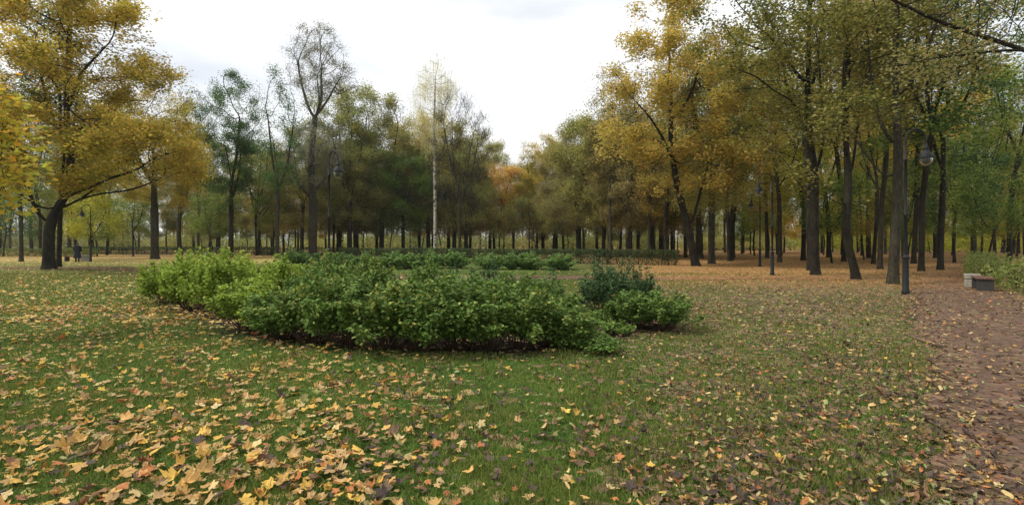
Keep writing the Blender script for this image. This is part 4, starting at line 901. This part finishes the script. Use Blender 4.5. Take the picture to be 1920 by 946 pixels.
hedge("clipped_hedge", hl, 1.12, 0.8, 'hedge', "long low clipped dark hedge running behind the rounded shrubs", per_m=1500, leaf=0.075, openb=0.3, seed=2)
hedge("clipped_hedge", [(-70, 78), (-44, 72), (-33, 70)], 1.15, 0.9, 'hedge', "low clipped hedge in the wood left of the left lamp, beyond the far bench", per_m=420, leaf=0.12, openb=0.25, seed=3)
hedge("clipped_hedge", [(-33.5, 66), (-22, 70)], 1.15, 0.9, 'hedge', "low clipped hedge in the wood beside the slim grey trunk", per_m=420, leaf=0.12, openb=0.25, seed=4)
hedge("clipped_hedge", [(-78, 66), (-52, 62)], 1.0, 0.9, 'hedgeR', "low green hedge at the far left behind the grey-barked tree", per_m=420, leaf=0.11, openb=0.2, seed=5)
hedge("loose_hedge", [(XD(1842, 31), 31), (19.4, 20.5), (16.2, 15.2), (15.4, 13.8)], 0.88, 0.95, 'hedgeR', "loose yellow-green hedge behind the stone-ended bench beside the path", per_m=430, leaf=0.085, loose=0.42, openb=0.25, seed=6)

# ------------------------------------------------------------------ lamps
IRON = plain("lamp_iron", srgb(26, 29, 29), 0.65, 0.0, 0.25, 12)
GLASS, t_, o_ = new_mat("lamp_glass"); pp = N(t_, "ShaderNodeBsdfPrincipled", Roughness=0.25); pp.inputs['Base Color'].default_value = (*srgb(70, 73, 70), 1)
pp.inputs['Transmission Weight'].default_value = 0.35; t_.links.new(pp.outputs[0], o_.inputs['Surface'])
def lamp(label):
    r = empty("street_lamp"); tag(r, label, "street lamp", "park lamps with hooked tops")
    b = MB(); add_lathe(b, [(0.0, -0.05), (0.105, -0.05), (0.105, 0.10), (0.086, 0.13), (0.080, 0.95), (0.080, 1.08)], 20); link("base_post", b.mesh("base_post"), IRON, r)
    b = MB(); add_lathe(b, [(0.080, 1.08), (0.10, 1.10), (0.10, 1.14), (0.08, 1.16), (0.050, 1.21)], 20); link("collar", b.mesh("collar"), IRON, r)
    b = MB(); add_lathe(b, [(0.050, 1.2), (0.047, 2.4), (0.058, 2.41), (0.058, 2.45), (0.042, 2.47), (0.038, 4.05), (0.055, 4.06), (0.055, 4.14), (0.032, 4.16), (0.03, 4.7)], 16); link("pole", b.mesh("pole"), IRON, r)
    P = [(0, 0, 4.65)]; rad = 0.31
    for k in range(0, 15): a = math.pi - math.pi * k / 14; P.append((rad + rad * math.cos(a), 0, 4.72 + rad * 1.05 * math.sin(a)))
    P.append((2 * rad, 0, 4.60)); b = MB(); add_tube(b, P, 0.026, 10)
    sc_ = []
    for k in range(14): a = k / 13 * 4.6; q_ = 0.11 * (1 - k / 18); sc_.append((0.14 + q_ * math.cos(a + 2.6), 0, 4.33 + q_ * math.sin(a + 2.6)))
    add_tube(b, sc_, 0.012, 6); link("hooked_arm", b.mesh("hooked_arm"), IRON, r)
    b = MB(); c = (2 * rad, 0, 0); add_lathe(b, [(0.0, 4.62), (0.045, 4.61), (0.045, 4.50), (0.07, 4.49), (0.075, 4.46), (0.06, 4.44), (0.08, 4.38), (0.145, 4.31), (0.175, 4.24), (0.188, 4.18), (0.192, 4.15), (0.175, 4.15)], 24, c); hd = link("lantern_hood", b.mesh("lantern_hood"), IRON, r)
    b = MB(); add_lathe(b, [(0.171, 4.16), (0.169, 4.10), (0.15, 4.03), (0.11, 3.97), (0.06, 3.94), (0.0, 3.93)], 24, c); link("glass_globe", b.mesh("glass_globe"), GLASS, r)
    return r
L0 = lamp("hooked black lamp post standing behind the shrub bed, in front of the tallest tree")
def put_lamp(o, px, d, rz, s): o.location = (XD(px, d), d, float(H(XD(px, d), d))); o.rotation_euler = (0, 0, rz); o.scale = (s, s, s)
put_lamp(L0, 617, 22.6, math.radians(-38), 1.14)
for px, d, rz, s, lab in [(1698, 15.2, 0, 1.0, "grey hooked lamp post at the lawn corner, beside the mossy trunk and path"),
                          (1448, 24.6, 165, 1.0, "thin dark lamp post in the leaf litter whose top hides in foliage"),
                          (1425, 33.5, 182, .97, "distant lamp post with small reddish lantern among the right-hand trunks"),
                          (170, 43, 200, .97, "distant thin lamp post by the stone bin behind the big oak")]:
    c = copy_tree(L0); c['label'] = lab; put_lamp(c, px, d, math.radians(rz), s)

# ------------------------------------------------------------------ benches and stone bins
SLAT = plain("bench_wood", srgb(98, 70, 60), 0.7, 0, 0.3, 14); DARKC = plain("bench_side", srgb(58, 56, 54), 0.85, 0, 0.2, 10); STONE = plain("bin_concrete", srgb(142, 136, 124), 0.85, 0, 0.25, 9, 0.01)
def bench(label, L=1.6):
    r = empty("park_bench"); tag(r, label, "bench", "low backless park benches")
    for sgn in (-1, 1):
        b = MB(); add_box(b, (sgn * (L / 2 - 0.12), 0, 0.19), (0.14, 0.40, 0.40), bev=0.012); link("side_support", b.mesh("side_support", False), DARKC, r)
    for k in range(5):
        b = MB(); add_box(b, (0, -0.18 + 0.09 * k, 0.42), (L, 0.072, 0.05), bev=0.008); link("seat_slat", b.mesh("seat_slat", False), SLAT, r)
    return r
def stonebin(label):
    r = empty("litter_bin"); tag(r, label, "litter bin", "square pale concrete litter bins")
    b = MB(); add_box(b, (0, 0, 0.13), (0.42, 0.42, 0.30), bev=0.03); add_box(b, (0, 0, 0.287), (0.36, 0.36, 0.02)); link("body", b.mesh("body", False), STONE, r)
    b = MB()
    for cx, cy, sx, sy in ((0, -0.18, 0.44, 0.08), (0, 0.18, 0.44, 0.08), (-0.18, 0, 0.08, 0.28), (0.18, 0, 0.08, 0.28)): add_box(b, (cx, cy, 0.385), (sx, sy, 0.17), bev=0.012)
    link("rim", b.mesh("rim", False), STONE, r); return r
def put(o, px, d, rz, s=1.0): o.location = (XD(px, d), d, float(H(XD(px, d), d)) + 0.0); o.rotation_euler = (0, 0, rz); o.scale = (s, s, s)
B0 = bench("low backless bench with reddish slats on dark supports beside the right-hand path"); put(B0, 1842, 16.4, math.radians(52), 1.0); B0.location.z += 0.0
Bn = stonebin("pale concrete litter bin at the far end of the reddish bench by the path"); put(Bn, 1823, 17.9, math.radians(52), 1.0)
B1 = copy_tree(B0); B1['label'] = "bench in shade behind the big oak, next to the person in a dark coat"; put(B1, 141, 44, math.radians(4))
N1 = copy_tree(Bn); N1['label'] = "pale concrete bin just right of the person in a dark coat"; put(N1, 160, 43.6, 0.1, 1.2)
B2 = copy_tree(B0); B2['label'] = "far bench among dark trunks, above the left part of the shrub bed"; put(B2, 408, 56, 0.0, 1.2)
N2 = copy_tree(Bn); N2['label'] = "pale concrete bin left of the far bench among dark trunks"; put(N2, 385, 56, 0.0, 1.25)

# ------------------------------------------------------------------ person in a long dark coat
def person(x, y, rz):
    me = bpy.data.meshes.new("person"); J = [(0, 0, .86, .13), (0, 0, 1.10, .125), (0, 0, 1.30, .14), (0, 0, 1.40, .055), (0, .01, 1.50, .085), (0, .01, 1.585, .075),
        (.09, 0, .80, .085), (.095, .01, .46, .055), (.10, -.01, .09, .04), (.10, .12, .04, .035), (-.09, 0, .80, .085), (-.095, .01, .46, .055), (-.10, -.01, .09, .04), (-.10, .12, .04, .035),
        (.18, 0, 1.29, .055), (.22, .02, 1.05, .042), (.20, .12, .86, .032), (-.18, 0, 1.29, .055), (-.22, .02, 1.05, .042), (-.20, .12, .86, .032)]
    E = [(0, 1), (1, 2), (2, 3), (3, 4), (4, 5), (0, 6), (6, 7), (7, 8), (8, 9), (0, 10), (10, 11), (11, 12), (12, 13), (2, 14), (14, 15), (15, 16), (2, 17), (17, 18), (18, 19)]
    me.from_pydata([j[:3] for j in J], E, []); o = bpy.data.objects.new("person", me); COL.objects.link(o); me.materials.append(plain("skin", srgb(170, 128, 108), 0.6))
    md = o.modifiers.new("skin", 'SKIN')
    for v, j in zip(me.skin_vertices[0].data, J): v.radius = (j[3], j[3])
    me.skin_vertices[0].data[0].use_root = True
    o.modifiers.new("sub", 'SUBSURF').levels = 2; o.modifiers["sub"].render_levels = 2
    o.location = (x, y, float(H(x, y))); o.rotation_euler = (0, 0, rz)
    def shell(name, prof, col, k=20, sy=0.72, c=(0, 0, 0)):
        b = MB(); add_lathe(b, prof, k); me2 = b.mesh(name); n = len(me2.vertices); a = np.empty(n * 3, np.float32); me2.vertices.foreach_get('co', a); a = a.reshape(-1, 3); a[:, 1] *= sy; a += np.array(c, np.float32); me2.vertices.foreach_set('co', a.ravel()); return link(name, me2, plain(name + "_cloth", col, 0.9, 0, 0.2, 6), o)
    shell("coat", [(.27, .30), (.28, .34), (.24, .60), (.20, .90), (.215, 1.15), (.225, 1.30), (.17, 1.375), (.09, 1.41), (.07, 1.43)], srgb(34, 37, 46))
    for s in (-1, 1):
        b = MB(); add_tube(b, [(s * .19, 0, 1.32), (s * .245, .01, 1.17), (s * .25, .03, 1.03), (s * .22, .13, .89)], [.07, .068, .062, .055], 10); link("sleeve", b.mesh("sleeve"), bpy.data.materials["coat_cloth"], o)
        b = MB(); add_tube(b, [(s * .10, -.01, .07), (s * .095, .01, .46), (s * .09, 0, .66)], [.06, .075, .09], 10); link("trouser_leg", b.mesh("trouser_leg"), plain("trousers", srgb(30, 30, 34), 0.9), o)
        b = MB(); add_tube(b, [(s * .10, -.07, .04), (s * .10, .02, .045), (s * .10, .16, .035)], [.04, .05, .035], 10); link("shoe", b.mesh("shoe"), plain("shoes", srgb(24, 22, 22), 0.6), o)
    shell("hair", [(.0, 1.635), (.06, 1.625), (.09, 1.59), (.10, 1.54), (.095, 1.49), (.07, 1.46)], srgb(64, 56, 52), 16, 1.0, (0, -.02, 0))
    tag(o, "person in a long dark coat standing by the bench behind the big oak", "person"); return o
person(XD(145, 42.6), 42.6, math.radians(20))

# ------------------------------------------------------------------ low white building far left
WALLW = plain("white_render", srgb(206, 206, 202), 0.8, 0, 0.08, 1.5); ROOFM = plain("flat_roof", srgb(120, 122, 126), 0.8); WG = plain("window_dark", srgb(44, 50, 58), 0.2)
b0 = empty("low_building", (-136, 132, 0)); tag(b0, "long low white building glimpsed between trunks at the far left", "building")
b = MB(); add_box(b, (0, 0, 1.9), (46, 9, 3.9)); link("wall", b.mesh("wall", False), WALLW, b0)
b = MB(); add_box(b, (0, 0, 4.05), (47, 10, 0.32)); link("roof", b.mesh("roof", False), ROOFM, b0)
for k in range(14):
    b = MB(); add_box(b, (-20.5 + k * 3.15, -4.53, 2.1), (2.3, 0.08, 1.5)); w = link("window", b.mesh("window", False), WG, b0)
    b = MB(); add_box(b, (-20.5 + k * 3.15, -4.60, 1.31), (2.5, 0.16, 0.08)); add_box(b, (-20.5 + k * 3.15, -4.59, 2.1), (0.07, 0.03, 1.5)); link("frame", b.mesh("frame", False), WALLW, w)

# ------------------------------------------------------------------ thin haze, added in place of lens glare over the far trees
b = MB(); add_box(b, (0, 60, 14), (420, 260, 31)); hz_ = b.mesh("haze", False)
m_, t_, o_ = new_mat("glare_haze"); v_ = N(t_, "ShaderNodeVolumePrincipled"); v_.inputs['Color'].default_value = (0.86, 0.9, 0.95, 1); v_.inputs['Density'].default_value = HAZE; v_.inputs['Anisotropy'].default_value = 0.3
t_.links.new(v_.outputs[0], o_.inputs['Volume']); tag(link("haze", hz_, m_), "thin added haze paling the far trees like lens glare", "haze", kind='stuff')
